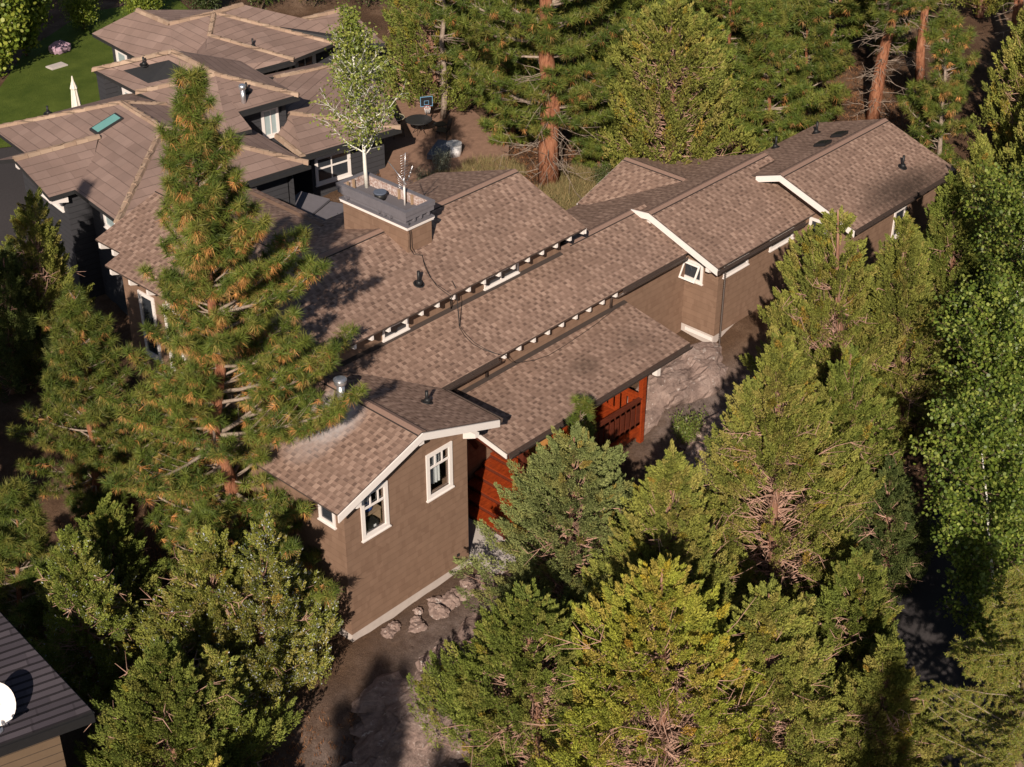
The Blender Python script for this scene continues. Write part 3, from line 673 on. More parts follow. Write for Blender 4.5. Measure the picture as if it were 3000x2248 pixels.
st_ = MB.build(MB().box(-1.62, -.9, -1.55, -1.40, 1.24, 1.88), 'low_cabinet', M_STUD); setp(st_, 'low wooden cabinet behind the left front window under the black box', 'cabinet')
b = MB(); N = 10
for i in range(N):
    x0 = .92+.032*i; y0 = -1.42+.03*math.sin(i*1.9); y1 = -1.42+.03*math.sin((i+1)*1.9)
    b.poly([(x0, y0, 1.98), (x0+.032, y1, 2.0), (x0+.032-.02*i/N, y1, 3.2), (x0-.02*i/N, y0, 3.2)])
cu = b.build('curtain', M_CURTAIN); setp(cu, 'pale gathered curtain hanging behind the right front window', 'curtain')

# --- television antenna on the chimney, and its cable
an = empty('roof_antenna', (5.49, 4.14, 6.56), 'grey television antenna on a mast rising from the chimney top', 'antenna')
MB().tube([(0, 0, 0), (0, 0, .60)], .028, 8).build('mast', M_WHITE, an)
MB().tube([(0, 0, .58), (0, 0, .85)], .016, 6).build('mast_top', M_GALV, an)
b = MB(); b.tube([(.0, -.1, .66), (0, .62, 1.15)], .012, 6)
for i in range(7):
    f = i/6; y, z = -.1+.72*f*.35, .66+.49*f*.35; hw = .28-.03*i; b.tube([(-hw, y, z), (hw, y+.03, z)], .006, 4)
b.build('long_boom', M_GALV, an)
b = MB(); b.tube([(0, -.03, .75), (.01, -.09, 1.62)], .010, 6)
for i in range(9): z = .95+.075*i; b.tube([(-.14, -.05, z), (.14, -.05, z+.02)], .005, 4)
b.build('short_boom', M_GALV, an)
b = MB(); b.tube([(.02, -.12, .78), (.05, -.32, 1.28)], .012, 6)
for i in range(3): c = Vector((.03+.008*i, -.18-.05*i, .9+.13*i)); b.tube([c, c+Vector((0, -.02, .05))], .026, 6)
b.build('connector_arm', M_GALV, an)
def roofz(x, y):
    if y > 1.483: return 5.007+P*(y-1.483)
    if y > 0: return 3.5+P*y
    return 2.187+PP*(y+2.11)
pts = [(4.80, 3.26, 6.55), (4.80, 3.23, 6.2), (4.80, 3.24, 5.75)]
for x, y in ((4.85, 3.15), (5.02, 3.0), (4.9, 2.8), (4.76, 2.55), (4.62, 2.25), (4.53, 1.95), (4.54, 1.7), (4.56, 1.5)): pts.append((x, y, roofz(x, y)+.012))
pts += [(4.62, 1.46, 4.96), (4.85, 1.75, 4.55), (5.1, 1.95, 4.2)]
for x, y in ((5.06, 1.85), (4.95, 1.6), (4.80, 1.35), (4.69, 1.05), (4.66, .7), (4.76, .42), (4.93, .15), (5.05, .01)): pts.append((x, y, roofz(x, y+.001)+.012))
pts += [(5.2, -.03, 3.46), (5.5, .05, 3.1), (5.85, .2, 2.82)]
for x, y in ((6.2, .3), (6.56, .14), (7.09, .03), (7.71, .05), (8.49, .1), (9.34, .17), (10.28, .3), (10.76, .37)): pts.append((x, y, 2.187+PP*(y+2.11)+.012))
cb = MB().tube(pts, .009, 5).tube([(p[0]+.06*math.sin(i*.8)+.03, p[1]+.01, p[2]+.002) for i, p in enumerate(pts[:22])], .008, 5).build('cable', M_BLACK)
setp(cb, 'thin black cable trailing from the chimney down over the brown roofs', 'cable')

# ------------------------------------------------------------------ the grey neighbouring house
NO = Vector((8.35, 11.98, 0)); NR = math.radians(-8)
N_ = empty('grey_house', (8.35, 11.98, 0), 'charcoal house with a rambling tan tile hip roof at upper left', 'house', rz=NR)
E0 = 4.5
def nroof(polys, caps, t=.14):
    b = MB()
    for p in polys: b.slab(p, t)
    r = b.build('roof', [M_TILE, M_IRON, M_IRON], N_)
    for p, q in caps:
        p, q = Vector(p), Vector(q); L = (q-p).length; n = max(1, int(L/.42)); c = MB(); d = (q-p)/L; s_ = d.cross(Vector((0, 0, 1))).normalized()
        for i in range(n):
            a = p+d*(L*i/n); e = p+d*(L*(i+1)/n+.03); hA, hB = (.085, .06) if p.z > q.z else (.06, .085)
            hA, hB = hB, hA
            prof = lambda o, h: [o+s_*.13+Vector((0, 0, -.05)), o+s_*.07+Vector((0, 0, h-.01)), o+Vector((0, 0, h+.01)), o-s_*.07+Vector((0, 0, h-.01)), o-s_*.13+Vector((0, 0, -.05))]
            A, B = prof(a, hA), prof(e, hB)
            for j in range(4): c.poly([A[j], A[j+1], B[j+1], B[j]])
            c.poly(A[::-1]); c.poly(B)
        c.build('ridge_tiles', M_CAPTILE, r)
    return r
AP, R1 = (-3.4, 3.3, 5.6), (-3.45, 6.1, 5.62)
LFc, RFc, LBc = (-6.85, 0, E0), (.10, .06, E0), (-6.9, 9.4, E0)
nroof([[LFc, RFc, AP], [LFc, AP, R1, LBc], [RFc, (.1, 6.2, E0), (-.6, 6.2, 4.75), R1, AP], [R1, (-.6, 6.2, 4.75), (-1.0, 9.4, E0), LBc]],
      [(AP, LFc), (AP, RFc), (AP, R1), (R1, LBc), (R1, (-.6, 6.2, 4.75))])
nroof([[(-7.95, 4.85, 5.2), (-5.0, 4.85, 5.2), (-6.4, 2.9, E0+.01), (-7.75, 2.9, E0)], [(-7.95, 4.85, 5.2), (-7.95, 6.7, E0), (-6.3, 6.7, E0+.01), (-5.0, 4.85, 5.2)]], [((-7.95, 4.85, 5.2), (-5.0, 4.85, 5.2))])
EB = 5.2
BR, aB, rB, BL = (2.16, 3.85, EB), (.03, 5.8, 5.9), (-.45, 7.9, 6.25), (-2.35, 10.65, EB)
nroof([[(-.29, 3.8, EB), BR, aB], [(-1.3, 2.8, 4.93), (-.40, 2.75, 4.93), (-.29, 3.8, EB), aB], [(-1.3, 2.8, 4.93), aB, (-2.15, 7.65, EB)], [BR, (2.3, 8.0, EB), (.2, 8.6, 5.9), rB, aB], [aB, rB, BL, (-2.15, 7.65, EB)], [rB, (.2, 8.6, 5.9), (.4, 10.65, EB), BL]],
      [(aB, BR), (rB, aB), (rB, BL), (aB, (-2.15, 7.65, EB))])
CR, aC, cC, tC, cC2 = (4.88, 8.6, E0), (2.72, 11.1, 5.25), (3.6, 12.2, 5.68), (4.9, 12.3, 5.72), (7.12, 9.15, E0)
CL, CLp = (.15, 16.18, E0), (1.7, 15.0, 5.45)
nroof([[(3.04, 8.58, E0), CR, aC, (1.6, 9.6, 5.05), (.6, 9.0, 5.0)], [aC, (.3, 9.6, E0), (.6, 8.9, 4.95), (1.6, 9.6, 5.05)], [CR, cC2, cC, aC], [cC, cC2, (8.7, 7.9, E0), (8.9, 8.9, E0), (6.9, 11.2, 5.0), tC],
       [aC, cC, (1.85, 12.6, 5.5), CLp, CL, (.34, 9.6, E0)], [cC, tC, (4.9, 14.6, 4.9), (1.85, 12.6, 5.5)], [(1.85, 12.6, 5.5), (4.9, 14.6, 4.9), (3.4, 16.2, E0), CL, CLp],
       [(6.2, 11.0, 5.0), (8.75, 10.6, 5.22), (8.95, 8.84, E0), (8.0, 9.0, E0)], [(6.2, 11.0, 5.0), (7.0, 12.6, E0), (8.8, 12.4, E0), (8.75, 10.6, 5.22)], [tC, (6.9, 11.2, 5.0), (7.0, 13.4, E0), (4.9, 14.6, 4.9)]],
      [(aC, CR), (cC, aC), (cC, cC2), (cC, tC), (CLp, (1.85, 12.6, 5.5)), (cC, (1.85, 12.6, 5.5)), ((8.75, 10.6, 5.22), (6.4, 11.0, 5.02))])
dP, dU, dU2, dE, dR = (2.05, 4.3, 4.40), (3.05, 6.95, 4.72), (6.0, 7.0, 4.5), (1.15, 2.15, 3.74), (5.25, 2.1, 3.74)
nroof([[dE, dR, dP], [dP, dR, (6.6, 5.6, 4.1), dU2, dU], [dE, dP, (1.4, 4.3, 3.72)], [dP, dU, (1.76, 6.0, 4.5), (1.76, 4.32, 4.36)], [dU, dU2, (6.0, 8.6, 4.1), (3.0, 8.6, 4.2)]],
      [(dP, dR), (dU, dU2), (dE, (1.4, 4.3, 3.72))])
b = MB()
b.box(-6.3, -.45, .55, 8.9, -.5, E0-.12); b.prism([(-7.1, 3.2, -.5), (-7.1, 3.2, 4.55), (-7.1, 4.85, 5.05), (-7.1, 6.4, 4.45), (-7.1, 6.4, -.5)], (1.0, 0, 0))
b.box(-.25, 1.75, 4.3, 7.6, -.5, EB-.16); b.box(-1.5, -.25, 6.0, 7.6, -.5, 4.4); b.box(-1.75, .2, 7.6, 10.0, -.5, 4.6); b.box(.7, 7.6, 9.6, 13.0, -.5, E0-.14); b.box(7.6, 9.3, 9.6, 11.4, -.5, 4.2); b.box(.7, 3.0, 13.0, 15.7, -.5, E0-.14); b.box(1.76, 4.9, 2.65, 8.0, -.5, 3.62); b.box(-2.3, -1.8, 10.0, 10.6, 0, EB-.13)
nw = b.build('wall', M_LAP, N_)
def nwin(*a, **k): return window(*a, root=N_, **k)
nwin('y', 9.6, 5.5, 6.48, 3.55, 4.2, .16, bars_v=((5.98, 3.6, 4.15),), pane=M_PANE); nwin('y', 9.6, 4.6, 5.36, 3.45, 3.95, .12, pane=M_PANE); nwin('y', 9.6, 7.3, 7.95, 2.55, 3.85, .11, pane=M_PANE)
nwin('y', 9.6, 3.2, 3.6, 2.0, 4.1, .10, pane=M_PANE)
nwin('y', 4.3, .85, 1.55, 3.72, 4.82, .11, pane=M_PANE_L, bars_v=((1.22, 3.8, 4.75),)); nwin('y', 2.65, 1.9, 3.4, 2.2, 3.28, .12, bars_h=(2.8,), bars_v=((2.6, 2.25, 3.2),), pane=M_PANE)
nwin('x', -6.3, .75, 2.25, 3.3, 4.3, .12, bars_v=((1.5, 3.4, 4.2),), pane=M_PANE_L); nwin('x', -7.1, 3.5, 5.1, 3.6, 4.35, .14, pane=M_PANE); nwin('x', -1.75, 8.9, 9.7, 3.1, 4.7, .14, pane=M_PANE_L); nwin('x', .7, 14.4, 15.35, 2.9, 4.05, .14, pane=M_PANE_L)
b = MB(); b.prism([(-7.9, 4.75, 5.02), (-7.9, 4.75, 4.86), (-7.0, 4.75, 4.6), (-7.0, 4.75, 5.02)], (0, .2, 0)); b.build('gable_bracket', M_WHITE, N_); b = MB(); b.prism([(-7.7, 3.0, 4.36), (-7.7, 3.0, 4.22), (-7.1, 3.0, 4.1), (-7.1, 3.0, 4.36)], (0, .16, 0)); b.build('gable_bracket', M_WHITE, N_)
def ngut(p, q):
    b = MB(); b.beam(p, q, .11, .11); b.build('gutter', M_IRON, N_)
ngut((-2.2, -.06, 4.42), (.12, -.04, 4.42)); ngut((-.28, 3.76, EB-.08), (2.17, 3.80, EB-.08)); ngut((3.0, 8.52, 4.42), (4.9, 8.54, 4.42)); ngut((1.15, 2.09, 3.66), (5.25, 2.04, 3.66))
MB().box(-.42, -.36, .3, .54, 2.0, 4.35).box(1.66, 1.82, 4.2, 4.3, 1.9, 4.9).build('corner_board', M_LAP, N_)
for x, y, z, h in ((3.9, 9.9, 4.85, .34), (.55, 4.6, 5.45, .36), (-1.3, 8.6, 5.72, .30), (-1.4, 4.6, 5.1, .3), (-5.2, 8.4, 4.9, .3)): pipe(x, y, z, h, .04, (0, -.2, 1), N_)
b = MB(); c = Vector((.15, 4.15, 5.32)); b.tube([c-Vector((0, 0, .15)), c+Vector((0, 0, .48))], .085, 14); b.tube([c+Vector((0, 0, .46)), c+Vector((0, 0, .50)), c+Vector((0, 0, .62)), c+Vector((0, 0, .66))], [.09, .13, .13, .08], 14); b.build('metal_flue', M_GALV, N_)
s0 = [(-4.39, 5.65), (-3.85, 6.05), (-3.80, 5.50), (-4.36, 5.12)]
rz_ = lambda x: 4.5+(x+6.85)*.3235
sk = MB().prism([(-4.95, 5.05, rz_(-4.95)+.02), (-3.95, 5.05, rz_(-3.95)+.02), (-3.95, 5.62, rz_(-3.95)+.02), (-4.95, 5.62, rz_(-4.95)+.02)], (0, 0, .07)).build('skylight', M_IRON, N_)
MB().prism([(-4.88, 5.11, rz_(-4.88)+.092), (-4.02, 5.11, rz_(-4.02)+.092), (-4.02, 5.56, rz_(-4.02)+.092), (-4.88, 5.56, rz_(-4.88)+.092)], (0, 0, .012)).build('pane', M_SKYLIGHT, sk)

# ------------------------------------------------------------------ the corner of the near house with the dish
G = empty('tan_house', (-12, -1.5, -2.2), 'corner of a tan house with a dark shingle roof at lower left', 'house')
Gl = Vector(G.location)
cR = Vector((-9.78, -2.02, 2.0)); eD = Vector((-1.88, .57, 0)).normalized(); bD = Vector((-.06, 1.0, 0)).normalized()
# roof plane falls towards the eave; the eave runs along eD, the right edge runs back along bD and rises
def gp(a, c, dz=0): return cR+eD*a+bD*c+Vector((0, 0, c*.36+dz))
b = MB(); b.slab([gp(0, 0), gp(6, 0), gp(6, 3.6), gp(0, 3.6)], .05); o = b.build('roof', [M_DARKROOF, M_BLACK, M_BLACK]); o.parent = G; o.matrix_parent_inverse = Matrix.Translation(-Gl)
b = MB(); dn = Vector((0, 0, -.24)); q = Vector((0, 0, -.051)); n_ = -bD*.04
b.prism([gp(0, 0)+q, gp(6, 0)+q, gp(6, 0)+q+dn, gp(0, 0)+q+dn], n_); s_ = -eD*.04
b.prism([gp(0, 0)+q, gp(0, 3.6)+q, gp(0, 3.6)+q+dn, gp(0, 0)+q+dn], s_); o = b.build('fascia', M_BLACK); o.parent = G; o.matrix_parent_inverse = Matrix.Translation(-Gl)
b = MB(); a0 = gp(.62, .3); a1 = gp(6, .3); a2 = gp(6, 3.4); a3 = gp(.62, 3.4)
for p in (a0, a1, a2, a3): p.z = -2.6
b.prism([a0, a1, a2, a3], (0, 0, 4.5)); o = b.build('wall', M_LAP_TAN); o.parent = G; o.matrix_parent_inverse = Matrix.Translation(-Gl)
base = gp(1.78, .32, .0)
D_ = empty('satellite_dish', base, 'white satellite dish on the dark roof corner at lower left', 'dish')
cd = (Vector((-.20, -.55, .30))).normalized(); c0 = Vector((.10, -.02, .70)); sx = cd.cross(Vector((0, 0, 1))).normalized(); sy = sx.cross(cd)
b = MB(); NRr, NA = 5, 28
def dp(r, a, off=0.0): return c0+sx*(r*.36*math.cos(a))+sy*(r*.47*math.sin(a))+cd*(.07*r*r-.07+off)
for i in range(NRr):
    for j in range(NA):
        a, a2_ = 2*math.pi*j/NA, 2*math.pi*(j+1)/NA
        b.poly([dp(i/NRr, a), dp((i+1)/NRr, a), dp((i+1)/NRr, a2_), dp(i/NRr, a2_)] if i else [dp(0, 0), dp(1/NRr, a), dp(1/NRr, a2_)], 0, True)
        b.poly(([dp(i/NRr, a2_, -.02), dp((i+1)/NRr, a2_, -.02), dp((i+1)/NRr, a, -.02), dp(i/NRr, a, -.02)] if i else [dp(1/NRr, a2_, -.02), dp(1/NRr, a, -.02), dp(0, 0, -.02)]), 0, True)
for j in range(NA):
    a, a2_ = 2*math.pi*j/NA, 2*math.pi*(j+1)/NA; b.poly([dp(1, a), dp(1, a, -.02), dp(1, a2_, -.02), dp(1, a2_)])
b.build('reflector', M_WHITE, D_)
MB().tube([(0, 0, 0), (0, 0, .02)], .10, 14).tube([(0, 0, .02), (-.01, .0, .38), tuple(c0-cd*.10)], .028, 8).build('mast', M_GALV, D_)
b = MB(); b.tube([(.13, .10, .06), (.05, .02, .42)], .014, 6); b.tube([(.22, -.04, .02), tuple(c0+sx*.1-sy*.4-cd*.04)], .012, 6); b.build('strut', M_GALV, D_)
b = MB(); e = c0+cd*.52-sy*.30; b.tube([tuple(c0-sy*.46), tuple(e)], .016, 6); b.tube([tuple(e), tuple(e-cd*.10+sy*.03)], .04, 8); b.build('feed_arm', M_GALV, D_)
def on_dish(u, v): return c0+sx*u+sy*v+cd*(.07*((u/.36)**2+(v/.47)**2)-.07+.004)
b = MB()
b.poly([on_dish(.02, .20), on_dish(.10, .20), on_dish(.13, .10), on_dish(.09, .09), on_dish(.06, .14)])
b.poly([on_dish(.09, .085), on_dish(.13, .085), on_dish(.14, .03), on_dish(.11, .045)]); b.build('logo_mark', M_BLACK, D_)
for txt, u, v, sz in (('DIRECTV', -.02, .055, .05), ('Slimline', -.06, -.04, .055)):
    cu_ = bpy.data.curves.new('lettering', 'FONT'); cu_.body = txt; cu_.size = sz; cu_.extrude = .0015; cu_.resolution_u = 2
    t_ = bpy.data.objects.new('lettering', cu_); COL.objects.link(t_); dg = bpy.context.evaluated_depsgraph_get()
    me = bpy.data.meshes.new_from_object(t_.evaluated_get(dg)); bpy.data.objects.remove(t_); me.name = 'lettering'
    me.materials.clear(); me.materials.append(M_IRON)
    for vv in me.vertices: vv.co = on_dish(u+vv.co.x, v+vv.co.y)+cd*(vv.co.z+.002)
    o = bpy.data.objects.new('lettering', me); COL.objects.link(o); o.parent = D_

# ------------------------------------------------------------------ yard things behind the chimney
def at_ground(x, y, dz=0): return (x, y, gz(x, y)+dz)
k = empty('garden_tub', at_ground(16.10, 12.85, .05), 'round white lidded tub on the bare earth behind the brown roof', 'tub')
MB().tube([(0, 0, 0), (0, 0, .50)], [.27, .285], 24).build('drum', M_TUBWHITE, k)
b = MB(); b.tube([(0, 0, .50), (0, 0, .53)], .295, 24); b.beam((-.28, -.03, .545), (.28, .08, .545), .02, .01); b.beam((-.1, -.25, .545), (.15, .25, .545), .02, .01); b.build('lid', M_CURTAIN, k)
b = MB()
for a in range(4): MB().tube([(.2*math.cos(a*1.57+.4), .2*math.sin(a*1.57+.4), -.12), (.2*math.cos(a*1.57+.4), .2*math.sin(a*1.57+.4), .0)], .015, 5).build('leg', M_IRON, k)
k = empty('basketball_hoop', at_ground(17.3, 15.55, 0), 'small black basketball hoop with white net on a pole in the yard', 'basketball hoop')
MB().tube([(0, 0, 0), (0, 0, 1.35)], .035, 8).build('pole', M_IRON, k)
b = MB(); R_ = Matrix.Rotation(math.radians(-32), 3, 'Z'); xf = lambda x, y, z: tuple(R_ @ Vector((x, y, z)))
b.box(-.34, .34, -.08, -.05, 1.12, 1.60, 0, xf); b.build('backboard', M_BLACK, k)
b = MB()
for x0, x1, z0, z1 in ((-.34, .34, 1.57, 1.60), (-.34, .34, 1.12, 1.15), (-.34, -.31, 1.15, 1.57), (.31, .34, 1.15, 1.57), (-.13, .13, 1.38, 1.40), (-.13, .13, 1.20, 1.22), (-.13, -.11, 1.22, 1.38), (.11, .13, 1.22, 1.38)): b.box(x0, x1, -.09, -.082, z0, z1, 0, xf)
b.build('backboard_lines', plain("pale_blue_paint", (.14, .30, .48), .6, .05), k); k.scale = (.72, .72, .85)
b = MB(); rc = Vector((0, -.29, 1.16)); b.tube([R_ @ (rc+Vector((.19*math.cos(a), .19*math.sin(a), 0))) for a in np.linspace(0, 2*math.pi, 19)], .010, 5, cap=False); b.build('rim', plain("red_rim", (.5, .07, .03), .5, .1), k)
b = MB()
for i in range(12):
    a = i*math.pi/6
    for da in (.26, -.26): b.tube([R_ @ (rc+Vector((.19*math.cos(a), .19*math.sin(a), 0))), R_ @ (rc+Vector((.15*math.cos(a+da), .15*math.sin(a+da), -.14))), R_ @ (rc+Vector((.12*math.cos(a), .12*math.sin(a), -.28)))], .007, 4)
b.build('net', M_TUBWHITE, k)
k = empty('patio_table', at_ground(16.55, 15.2), 'dark round iron patio table standing beneath the basketball hoop', 'table')
MB().tube([(0, 0, .68), (0, 0, .71)], .52, 28).build('tabletop', M_IRON, k)
for a in range(4): MB().tube([(.34*math.cos(a*1.57+.5), .34*math.sin(a*1.57+.5), 0), (.12*math.cos(a*1.57+.5), .12*math.sin(a*1.57+.5), .35), (.38*math.cos(a*1.57+.5), .38*math.sin(a*1.57+.5), .68)], .014, 5).build('leg', M_IRON, k)
def chair(x, y, rz, label):
    k = empty('patio_chair', at_ground(x, y), label, 'chair', 'iron chairs around the patio table', rz)
    b = MB(); b.box(-.22, .22, -.22, .22, .42, .44); b.build('seat', M_IRON, k)
    b = MB(); b.tube([(-.22, .22, .43), (-.23, .30, .85), (0, .32, .93), (.23, .30, .85), (.22, .22, .43)], .014, 5)
    for i in range(5): b.tube([(-.16+.08*i, .23, .44), (-.16+.08*i, .31, .88)], .008, 4)
    b.build('backrest', M_IRON, k)
    for sx_ in (-.2, .2):
        for sy_ in (-.2, .2): MB().tube([(sx_, sy_, .42), (sx_*1.1, sy_*1.1, 0)], .012, 5).build('leg', M_IRON, k)
chair(17.25, 14.75, -1.9, 'dark iron chair right of the patio table towards the basketball pole'); chair(16.9, 14.25, -2.7, 'dark iron chair at the near side of the patio table by the white tub'); chair(15.85, 15.7, 1.2, 'dark iron chair at the far left of the patio table')
k = empty('fire_bowl', at_ground(16.3, 16.3), 'round black fire bowl on legs beyond the patio table', 'fire bowl')
b = MB(); b.tube([(0, 0, .42), (0, 0, .48), (0, 0, .62), (0, 0, .63)], [.16, .30, .38, .30], 22); b.build('bowl', M_IRON, k)
b = MB(); b.tube([(.39*math.cos(a), .39*math.sin(a), .62) for a in np.linspace(0, 2*math.pi, 25)], .018, 5, cap=False); b.build('rim', plain("worn_steel_rim", (.45, .42, .30), .4, .1), k)
for a in range(3): MB().tube([(.22*math.cos(a*2.1), .22*math.sin(a*2.1), .46), (.3*math.cos(a*2.1), .3*math.sin(a*2.1), 0)], .016, 5).build('leg', M_IRON, k)
k = empty('garden_cart', at_ground(15.55, 13.05), 'blue grey garden cart half hidden by the sagebrush', 'cart', rz=.5)
b = MB(); b.prism([(-.55, -.32, .25), (.5, -.32, .25), (.7, -.38, .52), (-.7, -.38, .52)], (0, .66, 0)); b.build('tray', M_DENIM, k); MB().tube([(.5, -.3, .15), (.5, .3, .15)], .15, 14).build('wheel', M_IRON, k)
k = empty('hot_tub', at_ground(9.15, 12.45), 'square dark hot tub with a folded grey cover between the two houses', 'hot tub', rz=.35)
MB().box(-.72, .72, -.95, .95, -.2, .62).build('tub_body', M_IRON, k)
b = MB(); b.box(-.78, .78, -1.0, .0, .625, .70); b.build('cover', M_GREYPAINT, k); b = MB(); b.prism([(-.78, .02, .71), (.78, .02, .71), (.5, 1.0, .95), (-.5, 1.0, .95)], (0, 0, .08)); b.build('cover', M_GREYPAINT, k)
k = empty('covered_grill', at_ground(13.2, 34.9, .15), 'faded pink covered grill on the lawn at upper left', 'grill')
b = MB(); L_ = [(.25, 0), (.62, .05), (.72, .30), (.68, .48), (.5, .62), (.32, .74), (.05, .80)]
for i in range(len(L_)-1):
    for j in range(24):
        f = lambda r, z, jj: (r*(1+.06*math.sin(jj*5.2))*1.15*math.cos(2*math.pi*jj/24), r*(1+.06*math.sin(jj*5.2))*.8*math.sin(2*math.pi*jj/24), z+.06*math.sin(jj*2.6))
        b.poly([f(*L_[i], j), f(*L_[i], (j+1) % 24), f(*L_[i+1], (j+1) % 24), f(*L_[i+1], j)], 0, True)
b.build('cover', M_PINK, k); k.scale = (.62, .62, .62); 
for x, y in ((-.4, -.3), (.4, -.3), (.4, .3), (-.4, .3)): MB().tube([(x, y, -.1), (x, y, .12)], .04, 6).build('leg', M_IRON, k)
o = MB.build(MB().box(-.4, .4, -.26, .26, 0, .05).box(-.36, .36, -.22, .22, .05, .07), 'stepping_slab', M_PAD, loc=at_ground(12.05, 33.4, .16)); setp(o, 'small pale slab lying on the lawn before the pink covered grill', 'slab')
k = empty('patio_umbrella', at_ground(8.75, 26.6, .1), 'closed cream patio umbrella at the edge of the lawn', 'umbrella')
MB().tube([(0, 0, 0), (0, 0, 2.3)], .025, 6).build('pole', M_STUD, k)
b = MB(); L_ = [(.03, 2.35), (.07, 2.15), (.20, 1.85), (.16, 1.8), (.26, 1.1), (.30, .75), (.18, .7)]
for i in range(len(L_)-1):
    for j in range(16):
        f = lambda r, z, jj: (.62*r*(1+.22*(jj % 2))*math.cos(math.pi*jj/8), .62*r*(1+.22*(jj % 2))*math.sin(math.pi*jj/8), z)
        b.poly([f(*L_[i], j), f(*L_[i], (j+1) % 16), f(*L_[i+1], (j+1) % 16), f(*L_[i+1], j)])
b.build('canopy', M_CREAM, k)

# ------------------------------------------------------------------ rocks
def rock_obj(name, loc, size, seed, sub_=3, amp=.35, rz=0, label=None, cat='rock', group=None):
    bm = bmesh.new(); bmesh.ops.create_icosphere(bm, subdivisions=sub_, radius=1)
    for v in bm.verts:
        p = v.co.copy(); n = mnoise.fractal(p*1.3+Vector((seed, seed*.7, 0)), .7, 2.2, 5); c = mnoise.cell(p*1.9+Vector((seed, 0, 0)))
        v.co = p*(1+amp*n+.10*c)
    me = bpy.data.meshes.new(name); bm.to_mesh(me); bm.free(); me.materials.append(M_ROCK)
    o = bpy.data.objects.new(name, me); COL.objects.link(o); o.location = loc; o.scale = size; o.rotation_euler = (0, 0, rz)
    return setp(o, label, cat, group)
rock_obj('rock_slab', (12.1, -1.15, -.72), (2.75, 1.05, 1.2), 1.7, 5, .20, .02, 'pale lichened rock slab against the foundation at the right end of the porch', 'rock')
rock_obj('rock_slab', (11.9, -3.75, -1.15), (3.0, 1.45, 1.25), 5.2, 5, .22, -.08, 'broad shaded rock shelf below the crack, nearest the junipers', 'rock')
rock_obj('rock_mound', (-1.3, -4.0, -2.15), (3.3, 1.9, .95), 8.1, 6, .30, .25, 'low rough lava rock mound below the front gable wall', 'rock')
rock_obj('rock_mound', (-4.9, -4.9, -2.6), (1.2, 1.0, .9), 3.3, 4, .3, .8, 'rounded brown boulder left of the lava mound under the junipers', 'rock')
random.seed(4)
RK = [rock_obj('foundation_stone', (0, 0, -50), (.2, .2, .2), 20+i*3.3, 3, .45) for i in range(3)]
spots = [(-1.3+.27*i+random.uniform(-.08, .08), -1.95-random.uniform(0, .55)-(.25 if i > 7 else 0), random.uniform(.10, .21)) for i in range(14)]+[(1.0+.22*i, -2.6+.3*random.random(), random.uniform(.12, .22)) for i in range(8)]
for i, (x, y, s) in enumerate(spots):
    o = RK[i] if i < 3 else RK[i % 3].copy()
    if i >= 3: COL.objects.link(o)
    o.location = (x, y, gz(x, y)+.03); o.scale = (s*random.uniform(1.0, 1.7), s*1.15, s*random.uniform(.45, .8)); o.rotation_euler = (random.uniform(-.3, .3), 0, random.uniform(0, 6))
    setp(o, 'rough brown stone in the pile along the front foundation', 'stone', 'stones piled along the front foundation')
# ------------------------------------------------------------------ plants
def unit(a): return a/np.maximum(np.linalg.norm(a, axis=-1, keepdims=True), 1e-9)
def frames(d, rng):
    r = rng.normal(size=d.shape); a = unit(np.cross(d, r)); return a, np.cross(d, a)
def pick(rng, tones, n, var=.18):
    t = np.array(tones)[rng.integers(0, len(tones), n)]; return t*(1+rng.uniform(-var, var, (n, 1)))
def tris(base, dirs, L, w, rng):
    a, _ = frames(dirs, rng); n = len(base)
    V = np.empty((n, 3, 3)); V[:, 0] = base-a*(w/2)[:, None]; V[:, 1] = base+a*(w/2)[:, None]; V[:, 2] = base+dirs*L[:, None]
    return V.reshape(-1, 3), np.arange(n*3).reshape(n, 3)
def rhombs(base, dirs, L, w, rng, flat=None):
    a, b = frames(dirs, rng); n = len(base)
    V = np.empty((n, 4, 3)); V[:, 0] = base; V[:, 1] = base+dirs*(L*.5)[:, None]+a*(w/2)[:, None]; V[:, 2] = base+dirs*L[:, None]; V[:, 3] = base+dirs*(L*.5)[:, None]-a*(w/2)[:, None]
    V[:, 1] += b*(w*.25)[:, None]; V[:, 3] += b*(w*.25)[:, None]
    return V.reshape(-1, 3), np.arange(n*4).reshape(n, 4)
def hexes(c, nrm, r, rng):
    a, b = frames(nrm, rng); n = len(c); V = np.empty((n, 6, 3))
    for k in range(6):
        t = k*math.pi/3; V[:, k] = c+a*(r*math.cos(t))[:, None]+b*(r*.85*math.sin(t))[:, None]+nrm*(r*.15*(1 if k % 3 == 0 else -.5))[:, None]
    return V.reshape(-1, 3), np.arange(n*6).reshape(n, 6)

class Tree:
    def __init__(s, name, base, tip, label, cat, group=None):
        s.base = np.array(base, float); s.ax = np.array(tip, float)-s.base; s.H = float(np.linalg.norm(s.ax))
        zb = gz(base[0], base[1])
        s.o = empty(name, tuple(base), label, cat, group)
    def p(s, t, bend=0.0): return s.ax*t
def curve(p0, d0, d1, L, n=6, rng=None, wob=.06):
    """points along a limb that leaves p0 heading d0 and bends to d1"""
    pts = [np.array(p0, float)]
    for i in range(n):
        f = (i+.5)/n; d = d0*(1-f)+d1*f; d = d/np.linalg.norm(d)
        if rng is not None: d = d+rng.normal(size=3)*wob; d = d/np.linalg.norm(d)
        pts.append(pts[-1]+d*L/n)
    return pts
PINE = [(.115, .152, .026), (.150, .180, .032), (.085, .122, .024), (.185, .185, .040)]
PINE_OLD = [(.62, .30, .10), (.52, .24, .08), (.48, .28, .11), (.34, .24, .07)]

